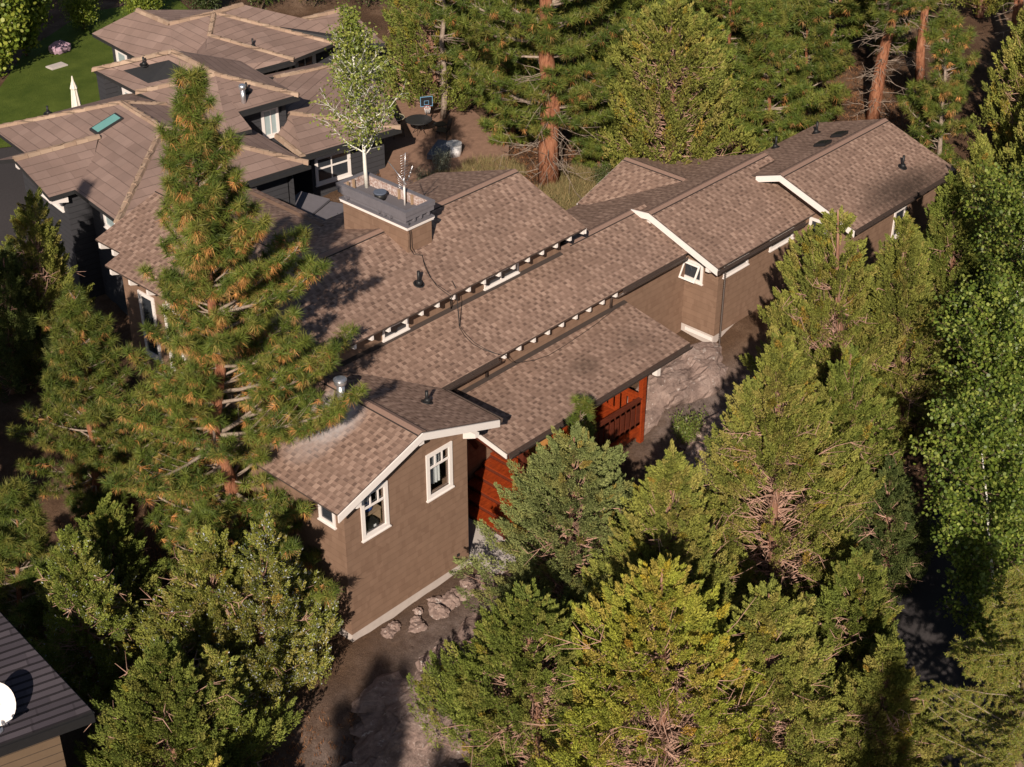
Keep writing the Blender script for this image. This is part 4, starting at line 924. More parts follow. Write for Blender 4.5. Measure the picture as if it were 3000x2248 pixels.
def pine_parts(H, ax, R, rng, dens=1.0, olds=1.0, K=60, nl=.20, nw=.015, crown0=.06, old=.42, power=.85, lean=None, whorl=.38, sparse=1.0, side=None, dead=10, trunk_r=None, minL=.35, bark=None):
    tr = trunk_r or H*.0155
    wob = rng.normal(size=(9, 3))*[.012*H, .012*H, 0]; wob[0] = 0; wob[-1] = 0
    tp = [ax*t+wob[i]*.6 for i, t in enumerate(np.linspace(0, 1, 9))]
    at = lambda t: np.array([np.interp(t, np.linspace(0, 1, 9), [q[k] for q in tp]) for k in range(3)])
    tb = MB(); tb.tube([tuple(q) for q in tp], [tr*(1-.93*t)+.012 for t in np.linspace(0, 1, 9)], 12)
    lb = MB(); C, Dn, S = [], [], []
    z = crown0*H
    while z < H*.985:
        t = z/H; n = rng.integers(4, 7)
        for k in range(n):
            if rng.random() > sparse: continue
            az = rng.uniform(0, 2*math.pi); L = max(minL, R*(1-t)**power*rng.uniform(.42, 1.12)*(1+.22*math.sin(az*2+z*1.7)))
            if t < crown0+.22: L *= .55+.45*(t-crown0)/.22
            if side is not None: L *= 1+side[1]*math.cos(az-side[0])
            el = -.15+.95*t**1.5+rng.uniform(-.15, .15)
            d0 = np.array([math.cos(az)*math.cos(el), math.sin(az)*math.cos(el), math.sin(el)]); d1 = unit(d0+np.array([0, 0, .75]))
            pts = curve(at(t), d0, d1, L, 6, rng)
            r0 = .010+.013*L
            lb.tube([tuple(q) for q in pts], [r0*(1-.8*i/6) for i in range(7)], 5, cap=False)
            m = max(1, int(L/.30*dens))
            for j in range(m):
                f = 1-(j/m)**1.15*.86 if m > 1 else 1; q = f*6; i = min(5, int(q)); p = pts[i]+(pts[i+1]-pts[i])*(q-i); d = unit(pts[i+1]-pts[i])
                if j == 0: C.append(p); Dn.append(unit(d+[0, 0, .25])); S.append(1.0); continue
                for sg in (-1, 1):
                    sd_ = unit(np.cross(d, [0, 0, 1.0]))*sg; d2 = unit(d*.55+sd_*rng.uniform(.5, 1)+[0, 0, rng.uniform(.1, .5)]); l2 = (.16+.26*L*(1-f))*rng.uniform(.5, 1.2)
                    e = p+d2*l2; lb.tube([tuple(p), tuple(p+d2*l2*.5+[0, 0, -.02]), tuple(e)], [.008, .006, .005], 4, cap=False)
                    C.append(e); Dn.append(unit(d2+[0, 0, .35])); S.append(rng.uniform(.75, 1.05))
                    if l2 > .4: C.append(p+d2*l2*.5+rng.normal(size=3)*.05); Dn.append(unit(d2+[0, 0, .8])); S.append(.75)
        z += whorl*rng.uniform(.75, 1.25)*(.55+.6*(1-t))
    for k in range(4): C.append(at(.985-.012*k)+rng.normal(size=3)*.04); Dn.append(np.array([0, 0, 1.0])+rng.normal(size=3)*.15); S.append(1.1)
    for k in range(dead):
        t = rng.uniform(.03, max(.1, crown0+.18)); az = rng.uniform(0, 6.28); L = R*rng.uniform(.2, .5)
        d0 = np.array([math.cos(az), math.sin(az), rng.uniform(-.2, .3)]); pts = curve(at(t), d0, unit(d0+[0, 0, -.3]), L, 5, rng, .15)
        lb.tube([tuple(q) for q in pts], [.02*(1-.8*i/5) for i in range(6)], 4, cap=False)
        for j in range(3):
            i = rng.integers(1, 5); d2 = unit(d0+rng.normal(size=3)*.7); lb.tube([tuple(pts[i]), tuple(pts[i]+d2*L*.3)], [.010, .004], 4, cap=False)
    C, Dn, S = np.array(C), unit(np.array(Dn)), np.array(S); n = len(C)
    # green needles: a bottle brush over the last .16 m of every shoot
    cd_ = np.repeat(C, K, 0); dd = np.repeat(Dn, K, 0); ss = np.repeat(S, K); N = n*K
    a, b = frames(dd, rng); th = np.arccos(1-rng.uniform(0, 1.12, N)); ph = rng.uniform(0, 2*math.pi, N)
    v = dd*np.cos(th)[:, None]+a*(np.sin(th)*np.cos(ph))[:, None]+b*(np.sin(th)*np.sin(ph))[:, None]
    v = unit(v+[0, 0, -.06]); st = cd_-dd*(rng.uniform(-.02, .15, N)*ss)[:, None]
    V1, F1 = tris(st, v, nl*ss*rng.uniform(.75, 1.12, N), np.full(N, nw), rng)
    tone = np.repeat(pick(rng, PINE, n, .14), K, 0)*(1+rng.uniform(-.2, .2, (N, 1)))
    # last year's needles: a rusty skirt behind the shoot
    io = np.where(rng.random(n) < old)[0]; K2 = int(K*.8); N2 = len(io)*K2
    cd2 = np.repeat(C[io], K2, 0); dd2 = np.repeat(Dn[io], K2, 0); s2 = np.repeat(S[io], K2)
    a, b = frames(dd2, rng); th = rng.uniform(1.45, 2.7, N2); ph = rng.uniform(0, 2*math.pi, N2)
    v2 = dd2*np.cos(th)[:, None]+a*(np.sin(th)*np.cos(ph))[:, None]+b*(np.sin(th)*np.sin(ph))[:, None]; v2 = unit(v2+[0, 0, -.35])
    V2, F2 = tris(cd2-dd2*(rng.uniform(.08, .22, N2)*s2)[:, None], v2, nl*1.0*s2*rng.uniform(.7, 1.15, N2), np.full(N2, nw), rng)
    amt = np.repeat(rng.uniform(0, 1, len(io)) > .22, K2)[:, None]
    t2 = np.where(amt, olds*np.repeat(pick(rng, PINE_OLD, len(io), .2), K2, 0), np.repeat(pick(rng, PINE, len(io), .1), K2, 0))*(1+rng.uniform(-.2, .2, (N2, 1)))
    V = np.concatenate([V1, V2]); F = np.concatenate([F1, F2+len(V1)]); c = np.concatenate([tone, t2])
    return tb, lb, V, F, c
def pine(name, base, tip, R, seed, label, group=None, cat='tree', bark=None, **kw):
    rng = np.random.default_rng(seed); T_ = Tree(name, base, tip, label, cat, group)
    tb, lb, V, F, c = pine_parts(T_.H, T_.ax, R, rng, **kw)
    tb.build('trunk', bark or M_BARK_P, T_.o); lb.build('branches', M_BARK_D, T_.o); np_mesh('crown', V, F, c, M_NEEDLE, T_.o)
    return T_.o

JUN = {'olive': [(.225, .240, .050), (.265, .272, .060), (.185, .205, .046), (.30, .268, .072)],
       'grey': [(.245, .280, .095), (.275, .305, .112), (.205, .240, .084), (.30, .30, .10)],
       'yellow': [(.27, .282, .042), (.315, .31, .052), (.225, .25, .040), (.345, .28, .06)],
       'green': [(.180, .218, .042), (.215, .248, .052), (.145, .182, .038), (.25, .252, .06)],
       'dark': [(.11, .14, .04), (.14, .165, .05), (.085, .115, .036)]}  # 'dark' has shade painted into the leaf colour
def juniper_parts(H, ax, R, rng, tones, clumps=620, leaves=190, crown0=.05, lobes=3, lobe=.25, top=.7, size=1.0, leafL=.072, leafW=.026, dead=34, stems=1, berries=0, upness=1.0, full=.2, gap=None):
    tb, lb = MB(), MB(); ph0 = rng.uniform(0, 6.28); n = clumps
    tops = [(ax, 1.0)]
    for k in range(stems-1):
        az = rng.uniform(0, 6.28); tops.append((ax*rng.uniform(.78, .94)+np.array([math.cos(az), math.sin(az), 0])*R*rng.uniform(.3, .5), .8))
    for a_, sc in tops:
        pts = [a_*t+rng.normal(size=3)*[.05, .05, 0]*(0 < t < 1) for t in np.linspace(0, 1, 8)]; pts[0] = np.array([0, 0, -.15])
        tb.tube([tuple(q) for q in pts], [(H*.020*sc+.02)*(1-.92*t)+.008 for t in np.linspace(0, 1, 8)], 9)
    t = crown0+(1-crown0)*rng.beta(1.15, 1.45, n); az = rng.uniform(0, 2*math.pi, n)
    prof = np.minimum(1.0, ((t-crown0)+.06)/full)**.6*np.clip(1-t, 0, 1)**top
    ridge = 1+lobe*np.sin(lobes*az+ph0+2.2*np.sin(3.1*t+ph0))+.20*np.sin(7*az+11*t)+.17*np.sin(27*t+5*az)
    rr = R*prof*ridge*np.sqrt(rng.uniform(.36, 1.06, n))
    which = rng.integers(0, len(tops), n) if stems > 1 else np.zeros(n, int)
    if gap:     # bare stretches where the trunk shows, on the sunny side
        near = np.cos(az-math.radians(222)) > .72; hid = near & (t > gap[0]) & (t < gap[1]) & (rng.random(n) < gap[2]); rr = np.where(hid, -rr*.6, rr)
    axs = np.array([a_ for a_, _ in tops])[which]; 
    cen = axs*t[:, None]+np.stack([np.cos(az)*rr, np.sin(az)*rr, rng.normal(size=n)*.1], 1)
    outw = np.stack([np.cos(az), np.sin(az), np.zeros(n)], 1)
    dr = unit(outw*rng.uniform(.35, .95, n)[:, None]+np.array([0, 0, upness])+rng.normal(size=(n, 3))*.18)
    sz = size*rng.uniform(.20, .43, n)*(.55+.45*np.clip((1-t)*2.2, 0, 1))
    for i in range(0, n, 4):    # a limb for every few clumps
        q = axs[i]*max(0.02, t[i]-.10-.10*rng.random()); e = cen[i]; mid = (q+e)/2+[0, 0, -.12*rr[i]]
        lb.tube([tuple(q), tuple(mid), tuple(e)], [.012+.008*rr[i], .010, .005], 4, cap=False)
    for i in range(dead):
        tt = rng.uniform(.06, .72); a_ = rng.uniform(0, 6.28); L = R*rng.uniform(.6, 1.18)*(1-tt)**.5; d0 = np.array([math.cos(a_), math.sin(a_), rng.uniform(-.1, .5)]); ax_ = tops[rng.integers(0, len(tops))][0]
        pts = curve(ax_*tt, d0, unit(d0+[0, 0, .2]), L, 5, rng, .2); lb.tube([tuple(p_) for p_ in pts], [.026*(1-.72*k/5) for k in range(6)], 4, cap=False)
        for j in range(8):
            k = rng.integers(1, 6); d2 = unit(d0+rng.normal(size=3)*.8); lb.tube([tuple(pts[k]), tuple(pts[k]+d2*L*rng.uniform(.12, .34))], [.012, .005], 3, cap=False)
    K = leaves; N = n*K
    cc, dd, ss = np.repeat(cen, K, 0), np.repeat(dr, K, 0), np.repeat(sz, K)
    a, b = frames(dd, rng); u = rng.uniform(0, 1, N)**.8; rad = ss*.40*np.sqrt(rng.random(N))*np.sin(math.pi*(.16+.80*u)); ph = rng.uniform(0, 6.283, N)
    off = dd*((u-.35)*ss*2.15)[:, None]+a*(rad*np.cos(ph))[:, None]+b*(rad*np.sin(ph))[:, None]
    ld = unit(dd*1.0+unit(off+1e-6)*.5+rng.normal(size=(N, 3))*.42)
    V, F = rhombs(cc+off, ld, leafL*rng.uniform(.6, 1.35, N), leafW*rng.uniform(.7, 1.4, N), rng)
    c = np.repeat(pick(rng, tones, n, .12), K, 0)*(1+rng.uniform(-.22, .22, (N, 1)))
    brown = np.repeat(rng.random(n) < .04, K); c[brown] = c[brown]*[1.25, .95, .75]
    if berries:
        m = rng.random(N) < berries; c[m] = np.array([.50, .53, .58])*rng.uniform(.8, 1.2, (m.sum(), 1))
    return tb, lb, V, F, c
def juniper(base, tip, R, seed, label, tone='olive', group=None, **kw):
    rng = np.random.default_rng(seed); T_ = Tree('juniper_tree', base, tip, label, 'tree', group)
    tb, lb, V, F, c = juniper_parts(T_.H, T_.ax, R, rng, JUN[tone], **kw)
    tb.build('trunk', M_BARK_J, T_.o); lb.build('branches', M_BARK_JD, T_.o); np_mesh('crown', V, F, c, M_SCALE, T_.o)
    return T_.o
def copy_tree(src, base, s, rz, label, group=None, sz=None):
    r = src.copy(); COL.objects.link(r); r.location = base; r.rotation_euler = (0, 0, rz); r.scale = (s, s, sz or s); r['label'] = label
    if group: r['group'] = group
    for ch in list(src.children):
        c = ch.copy(); COL.objects.link(c); c.parent = r
    return r

ASP = [(.16, .21, .032), (.11, .16, .026), (.25, .29, .06), (.085, .13, .022)]
def leafy(name, base, tip, R, seed, label, tones, n=9000, leaf=.045, bark=M_BARK_W, crown0=.25, limbs=36, el=.6, twig=3, mat=None, cat='tree', group=None, prof=None, droop=0.0, forks=0, clump=.22, trunk_r=None, limb=None):
    rng = np.random.default_rng(seed); T_ = Tree(name, base, tip, label, cat, group); H, ax = T_.H, T_.ax
    tr = trunk_r or H*.011+.02
    tb, lb = MB(), MB()
    pts = [ax*t+rng.normal(size=3)*[.03, .03, 0]*(0 < t < 1)*H*.15 for t in np.linspace(0, 1, 9)]; pts[0] = np.array([0., 0., -.05])
    tb.tube([tuple(q) for q in pts], [tr*(1-.9*t)+.006 for t in np.linspace(0, 1, 9)], 10)
    C = []
    for i in range(limbs):
        t = crown0+(1-crown0)*((i+rng.random())/limbs); a_ = i*2.4+rng.uniform(-.4, .4); pr = prof(t) if prof else math.sin(math.pi*min(1, .12+.88*(1-(t-crown0)/(1-crown0))))**.7
        L = max(.25, R*pr*rng.uniform(.7, 1.15)); e0 = el*rng.uniform(.6, 1.3); d0 = np.array([math.cos(a_)*math.cos(e0), math.sin(a_)*math.cos(e0), math.sin(e0)]); d1 = unit(d0+[0, 0, .5-droop*2])
        k = t*8; j = min(7, int(k)); p0 = pts[j]+(pts[j+1]-pts[j])*(k-j)
        q = curve(p0, d0, d1, L, 6, rng, .10); lb.tube([tuple(p_) for p_ in q], [(tr*.42)*(1-.85*m/6)*(1-.5*t)+.003 for m in range(7)], 5, cap=False)
        for m in range(1, 7):
            C.append((q[m], .8))
            for w_ in range(twig):
                d2 = unit((q[m]-q[m-1])*2+rng.normal(size=3)*.55*L/3+[0, 0, .05]); l2 = rng.uniform(.15, .42)*min(1, L); e_ = q[m]+d2*l2
                lb.tube([tuple(q[m]), tuple(e_)], [.006, .003], 3, cap=False); C.append((e_, 1)); C.append((q[m]+d2*l2*.55, .7))
    C_ = np.array([c_[0] for c_ in C]); idx = rng.integers(0, len(C_), n); c0 = C_[idx]+rng.normal(size=(n, 3))*clump*[.8, .8, .8]
    nr = unit(rng.normal(size=(n, 3))+[0, 0, .5]); r = leaf*rng.uniform(.65, 1.2, n)
    V, F = hexes(c0, nr, r, rng); col = np.repeat(pick(rng, tones, len(C_), .12), 1, 0)[idx]*(1+rng.uniform(-.22, .22, (n, 1)))
    tb.build('trunk', bark, T_.o); lb.build('branches', limb or bark, T_.o); np_mesh('crown', V, F, col, mat or M_LEAF, T_.o)
    return T_.o

def larch(base, tip, R, seed, label):
    rng = np.random.default_rng(seed); T_ = Tree('larch_tree', base, tip, label, 'tree'); H, ax = T_.H, T_.ax
    tb, lb = MB(), MB(); tb.tube([tuple(ax*t) for t in np.linspace(0, 1, 7)], [.16*(1-.9*t)+.01 for t in np.linspace(0, 1, 7)], 10)
    B, Dr = [], []
    z = .05
    while z < .98:
        for k in range(3):
            a_ = rng.uniform(0, 6.28); L = R*(1-z)**.7*rng.uniform(.7, 1.1)+.2; d0 = np.array([math.cos(a_), math.sin(a_), .25]); q = curve(ax*z, unit(d0), unit(d0+[0, 0, .15]), L, 8, rng, .10)
            lb.tube([tuple(p_) for p_ in q], [.018*(1-.8*m/8)+.003 for m in range(9)], 5, cap=False)
            for m in range(1, 9):
                for w_ in range(4):
                    sd_ = unit(np.cross(q[m]-q[m-1], [0, 0, 1.]))*(1 if w_ % 2 else -1); d2 = unit((q[m]-q[m-1])*3+sd_*rng.uniform(.3, .9)+[0, 0, -.45+rng.normal()*.2]); l2 = rng.uniform(.25, .6)*(1-.05*m)
                    e = q[m]+d2*l2; lb.tube([tuple(q[m]), tuple((q[m]+e)/2+[0, 0, -.02]), tuple(e)], [.006, .004, .003], 3, cap=False)
                    for s_ in np.linspace(.1, 1, 9): B.append(q[m]+d2*l2*s_); Dr.append(d2)
            for s_ in np.linspace(.2, 1, 18):
                i = min(7, int(s_*8)); B.append(q[i]+(q[i+1]-q[i])*(s_*8-i)); Dr.append(unit(q[i+1]-q[i]))
        z += .022
    B, Dr = np.array(B), np.array(Dr); K = 9; bb, dd = np.repeat(B, K, 0), np.repeat(Dr, K, 0); N = len(bb)
    v = unit(dd*.7+rng.normal(size=(N, 3))*.75); V, F = tris(bb+rng.normal(size=(N, 3))*.015, v, rng.uniform(.04, .085, N), np.full(N, .014), rng)
    c = np.repeat(pick(rng, [(.26, .285, .05), (.30, .30, .06), (.215, .25, .045), (.33, .27, .07)], len(B), .15), K, 0)*(1+rng.uniform(-.15, .15, (N, 1)))
    tb.build('trunk', M_BARK_B, T_.o); lb.build('branches', M_BARK_D, T_.o); np_mesh('crown', V, F, c, M_NEEDLE, T_.o)
    return T_.o
def shrub(name, x, y, h, R, seed, label, tones, n=1500, leaf=.035, cat='shrub', group=None, mat=None):
    rng = np.random.default_rng(seed); z = gz(x, y); o = empty(name, (x, y, z), label, cat, group); lb = MB(); C = []
    for i in range(26):
        a_ = rng.uniform(0, 6.28); d0 = unit(np.array([math.cos(a_)*rng.uniform(.2, .9)*R/h, math.sin(a_)*rng.uniform(.2, .9)*R/h, 1.0])); q = curve((0, 0, 0), d0, unit(d0+[0, 0, .3]), h*rng.uniform(.6, 1.1), 5, rng, .12)
        lb.tube([tuple(p_) for p_ in q], [.010*(1-.15*m) for m in range(6)], 4, cap=False); C += q[2:]
    C = np.array(C); c0 = C[rng.integers(0, len(C), n)]+rng.normal(size=(n, 3))*.09*max(1, h); V, F = rhombs(c0, unit(rng.normal(size=(n, 3))+[0, 0, .8]), leaf*2*rng.uniform(.6, 1.3, n), leaf*rng.uniform(.6, 1.2, n), rng)
    lb.build('stems', M_BARK_B, o); np_mesh('foliage', V, F, pick(rng, tones, n, .22), mat or M_LEAF, o); return o
# ---- foreground conifers, left
pine('pine_tree', (-3.21, 1.7, -1.2), (-3.02, 1.5, 13.49), 4.5, 11, 'tall ponderosa pine with rusty needle tufts overlapping the left front roof', K=54, power=.80, crown0=.03, whorl=.30, side=(-.8, .17), dead=8, old=.62, dens=1.3, nl=.26, nw=.017, sparse=.95, minL=.5)
pine('pine_tree', (-3.83, 7.21, -.79), (-3.59, 6.96, 6.22), 2.45, 12, 'mid sized bushy pine left of the tall ponderosa', K=50, power=.6, crown0=.05, old=.3, whorl=.27, dens=1.4, nl=.24, nw=.019, dead=4)
pine('pine_tree', (-8.28, 4.33, -1.58), (-7.73, 3.74, 3.82), 1.9, 13, 'low dense green pine cut by the left edge above the dish', K=50, power=.5, crown0=.04, old=.12, whorl=.25, dens=1.5, nl=.24, nw=.019, dead=3)
juniper((-1.4, 13.58, .18), (-.97, 13.12, 6.14), 1.5, 21, 'tall narrow juniper beside the shaded wall of the charcoal house', 'olive', clumps=420, lobe=.3)
juniper((-2.7, 13.3, .17), (-2.3, 12.9, 4.9), 1.3, 22, 'dark shaded juniper at the left edge behind the narrow one', 'dark', clumps=380)
juniper((-2.15, 11.2, -.23), (-1.8, 10.9, 3.2), .75, 23, 'small grey juniper with bare limbs below the narrow one at left', 'grey', clumps=200)
juniper((-7.61, 1.92, -1.6), (-7.56, 1.86, 3.43), 1.45, 24, 'slim ragged juniper standing above the dark dish roof', 'green', clumps=480, top=.85, lobe=.5, lobes=4, berries=.02, full=.35, dead=50)
juniper((-5.1, -1.4, -1.44), (-4.7, -1.8, 4.0), 1.55, 25, 'berry laden juniper against the left corner of the front gable wall', 'olive', clumps=640, lobe=.5, top=.8, berries=.075, stems=2, full=.3)
juniper((-5.63, -.11, -1.49), (-5.29, -.47, 3.25), 1.9, 26, 'olive juniper below the tall ponderosa, left of the berry laden one', 'olive', clumps=750, lobe=.4, top=.85, berries=.02, full=.3, dead=45)
juniper((-8.24, -2.34, -2.18), (-8.19, -2.4, 2.85), 2.3, 27, 'yellow green juniper just right of the dark dish roof at the bottom', 'green', clumps=950, lobe=.35, full=.3, top=.8)
# ---- foreground junipers, centre and right
juniper((2.52, -4.8, -1.45), (2.55, -4.84, 4.26), 2.4, 31, 'broad grey green juniper hiding the foot of the red stairs', 'grey', clumps=900, lobe=.18, top=.62, upness=.7, full=.3, dead=20)
pine('pine_tree', (5.17, -2.9, -1.18), (5.14, -2.86, 3.21), 1.05, 32, 'young dark pine poking up before the porch eave', K=85, power=.8, old=.08, whorl=.26, nl=.22, dens=1.3, dead=0, bark=M_BARK_B)
juniper((3.05, -7.79, -2.37), (2.85, -7.58, 4.8), 2.5, 33, 'yellow green juniper in the centre, right of the broad grey one', 'olive', clumps=1300, top=.85, lobe=.25, full=.25, gap=(.3, .6, .35))
juniper((-.78, -10.69, -2.83), (-1.08, -10.37, 5.37), 3.3, 34, 'great spreading juniper at the bottom centre with a bare shaggy trunk', 'yellow', clumps=1750, top=.72, lobe=.35, lobes=4, full=.25, dead=110, gap=(.12, .62, .62))
juniper((-1.5, -7.5, -2.46), (-1.7, -7.2, 3.1), 2.6, 35, 'bushy grey olive juniper below the rock mound at bottom centre left', 'green', clumps=1300, top=.62, lobe=.35, dead=70, full=.3, gap=(.2, .6, .5))
juniper((2.1, -11.38, -3.15), (1.95, -11.13, 3.29), 2.7, 36, 'olive juniper with reddish bare limbs at bottom centre right', 'olive', clumps=1200, top=.72, lobe=.35, dead=90, full=.3, gap=(.2, .6, .5))
juniper((7.1, -8.3, -2.32), (6.72, -7.81, 6.43), 2.8, 37, 'large dense juniper with a red trunk, right of the centre trees', 'olive', clumps=1600, top=.85, lobe=.3, lobes=4, dead=85, full=.25, gap=(.22, .62, .72))
juniper((13.4, -6.2, -1.1), (12.8, -5.43, 7.02), 2.2, 38, 'twin stemmed juniper before the right hand wall with red stems showing', 'olive', clumps=1100, top=.75, lobe=.35, stems=2, dead=65, full=.4, gap=(.2, .72, .62))
juniper((14.6, -7.6, -1.16), (13.86, -6.9, 6.77), 1.8, 39, 'slender juniper just right of the twin stemmed one', 'olive', clumps=850, top=.8, lobe=.4, dead=45, full=.35)
juniper((10.6, -8.4, -1.9), (10.1, -7.9, 4.6), 1.9, 40, 'ragged juniper in front of the twin stemmed pair with a bare lower trunk', 'green', clumps=800, top=.75, lobe=.45, dead=70, full=.5, crown0=.2)
J7 = juniper((18.68, -6.83, -.58), (18.05, -6.16, 6.43), 1.8, 41, 'tall juniper by the far end of the right wing eave', 'green', clumps=750, top=.8, lobe=.35, full=.3)
J8 = juniper((22.4, -5.6, -.09), (21.8, -5.1, 5.9), 1.6, 42, 'juniper at the far corner of the right wing', 'olive', clumps=650, lobe=.3, top=.8)
juniper((10.2, -10.0, -2.5), (9.9, -9.6, 1.9), 1.2, 44, 'dark shaded juniper at the road edge right of the large dense one', 'dark', clumps=300, lobe=.4, full=.4)
juniper((17.6, -8.9, -1.2), (17.2, -8.4, 5.0), 1.5, 45, 'dark juniper in the shade behind the middle aspen', 'dark', clumps=380, lobe=.4, full=.4)
juniper((5.9, -11.6, -3.3), (5.7, -11.3, 2.2), 1.7, 46, 'half shaded juniper between the bottom trees and the road', 'green', clumps=650, lobe=.4, full=.4, top=.8, dead=50)
juniper((3.9, -13.6, -3.6), (3.7, -13.3, 2.0), 1.7, 47, 'olive juniper at the bottom edge beside the road', 'olive', clumps=650, lobe=.4, full=.4, top=.8, dead=50)
juniper((-7.1, -2.3, -1.9), (-6.9, -2.6, 1.9), 1.2, 48, 'low olive juniper between the berry laden one and the bottom left one', 'olive', clumps=480, lobe=.4, full=.4, top=.8, berries=.02)
juniper((-9.2, -4.6, -2.2), (-9.0, -4.9, 1.6), 1.5, 49, 'green juniper cut by the bottom edge right of the dish roof', 'yellow', clumps=520, lobe=.4, full=.4, top=.8)
juniper((-5.9, 3.4, -1.4), (-5.8, 3.2, 2.6), 1.3, 50, 'shadowed juniper under the left side of the tall ponderosa', 'green', clumps=420, lobe=.4, full=.4, top=.8)
# ---- aspens and larch, right edge
leafy('aspen_tree', (16.82, -10.18, -1.27), (15.9, -9.2, 7.7), 2.3, 51, 'upper of the aspens on the right edge', ASP, n=26000, leaf=.046, crown0=.05, limbs=64, clump=.15, trunk_r=.06, limb=M_BARK_B)
leafy('aspen_tree', (13.2, -11.9, -2.48), (12.3, -10.8, 5.8), 2.3, 52, 'middle of the aspens on the right edge, above the road', ASP, n=26000, leaf=.046, crown0=.05, limbs=64, clump=.15, trunk_r=.06, limb=M_BARK_B)
leafy('aspen_tree', (9.54, -14.05, -3.27), (8.3, -12.5, 5.15), 2.2, 53, 'lower aspen on the right edge just above the larch', ASP, n=26000, leaf=.046, crown0=.05, limbs=64, clump=.15, trunk_r=.06, limb=M_BARK_B)
larch((4.6, -16.9, -3.03), (3.6, -16.1, 5.7), 2.7, 54, 'feathery yellow green larch in the bottom right corner')
# ---- the aspen behind the chimney top
leafy('aspen_tree', (5.55, 5.80, 6.56), (5.45, 6.0, 11.6), 1.5, 61, 'slender white stemmed aspen rising behind the chimney top', [(.27, .31, .06), (.21, .26, .05), (.32, .34, .09), (.15, .20, .04)], n=6800, leaf=.038, crown0=.19, limbs=44, el=.66, clump=.13, trunk_r=.055, prof=lambda t: 1.0 if t < .42 else max(.14, 1-(t-.42)/.58*.92))
shrub('leafy_bush', 7.4, 9.9, 1.5, .9, 62, 'bright yellow green bush before the patio window of the charcoal house', [(.24, .27, .06), (.19, .23, .05)], 2600, .035, 'bush')
# ---- forest behind the house
pine('pine_tree', (16.78, 8.67, 1.99), (16.58, 8.89, 14.6), 5.2, 71, 'big ponderosa with a thick orange trunk standing in the gap behind the roofs', K=36, nw=.030, nl=.30, crown0=.17, power=.42, whorl=.40, sparse=.95, dens=1.35, dead=60, trunk_r=.40, old=.22, olds=.75, side=(.75, .62))
juniper((20.07, 5.66, 1.78), (19.81, 5.94, 8.51), 2.5, 72, 'dense grey green juniper right of the thick orange trunk', 'olive', clumps=950, leaves=80, leafL=.11, leafW=.042, top=.45, lobe=.2, full=.2)
juniper((22.9, 6.9, 1.81), (23.0, 6.8, 7.0), 1.8, 73, 'smaller juniper behind the dense grey green one', 'green', clumps=560, leaves=80, leafL=.11, leafW=.042, top=.5, full=.2)
BP = pine('pine_tree', (24.97, 4.65, 1.42), (24.53, 5.13, 7.56), 2.5, 74, 'bushy pine behind the middle of the right wing ridge', K=36, nw=.030, nl=.28, power=.45, crown0=.03, whorl=.27, old=.16, olds=.75, dens=1.35, dead=8)
BP2 = pine('pine_tree', (27.63, 4.89, 1.66), (27.29, 5.26, 7.2), 2.3, 75, 'green pine just left of the leaning red trunk', K=36, nw=.030, nl=.28, power=.42, crown0=.03, whorl=.27, old=.10, olds=.75, dens=1.35, dead=8)
pine('pine_tree', (30.45, 3.61, 1.8), (30.75, 3.2, 12.2), 3.2, 76, 'leaning red trunked ponderosa with bare grey limbs behind the right wing', K=40, nw=.026, nl=.28, crown0=.36, power=.4, dead=110, trunk_r=.28, old=.3)
pine('pine_tree', (34.19, 3.72, 2.23), (33.75, 4.2, 12.5), 2.2, 77, 'thin bare trunked ponderosa behind the leaning one', K=40, nw=.028, nl=.25, crown0=.55, power=.4, dead=40, trunk_r=.20)
pine('pine_tree', (27.35, -1.23, .76), (26.89, -.74, 7.91), 2.0, 78, 'slender pine with a yellowing top past the far gable end', K=40, nw=.026, nl=.26, crown0=.06, power=.5, old=.35, whorl=.3, dens=1.25, dead=14, trunk_r=.10, bark=M_BARK_D)
BJ = juniper((30.2, -3.2, .6), (29.6, -2.5, 8.2), 1.7, 79, 'tall light juniper in the upper right corner, right of the yellowing pine', 'olive', clumps=620, leaves=80, leafL=.11, leafW=.042, lobe=.35, full=.2)
copy_tree(BJ, (27.2, -4.9, .1), .92, 1.3, 'tall juniper on the right edge behind the upper aspen')
copy_tree(BJ, (33.4, -1.2, 1.5), 1.0, 2.6, 'juniper between the yellowing pine and the right edge trunks')
copy_tree(BJ, (24.6, -5.9, -.1), .80, 4.0, 'juniper squeezed between the far gable corner and the right edge')
pine('pine_tree', (39.7, 2.5, 2.26), (39.4, 2.9, 12.0), 2.3, 80, 'bare red trunked pine in the upper right corner', K=36, nw=.03, nl=.26, crown0=.6, power=.4, dead=60, trunk_r=.24)
pine('pine_tree', (37.3, 0.2, 1.9), (37.0, 0.6, 11.2), 2.1, 81, 'second bare trunk at upper right, just below the corner one', K=36, nw=.03, nl=.26, crown0=.6, power=.4, dead=50, trunk_r=.20)
juniper((19.3, 17.0, 1.89), (18.9, 17.3, 8.0), 2.0, 82, 'dark green juniper between the aspen top and the pale dead trunk', 'green', clumps=560, leaves=80, leafL=.11, leafW=.042, top=.45)
pine('pine_tree', (18.31, 15.68, 1.95), (18.46, 15.51, 10.8), 1.9, 83, 'pale thin trunked tree with sparse limbs above the basketball hoop', K=36, nw=.026, nl=.18, crown0=.22, power=.45, dead=30, trunk_r=.12, bark=M_BARK_D, sparse=.75)
copy_tree(BP, (18.8, 12.4, 1.95), 1.02, 2.0, 'shrubby pine left of the thick orange trunk, nearest the white tub')
copy_tree(BP2, (18.9, 8.1, 1.9), .72, 1.0, 'low pine just right of the thick orange trunk at the roof edge')
copy_tree(BP, (22.3, 15.9, 1.85), 1.25, 4.1, 'large pine at the top edge left of the thick orange trunk', sz=1.15)
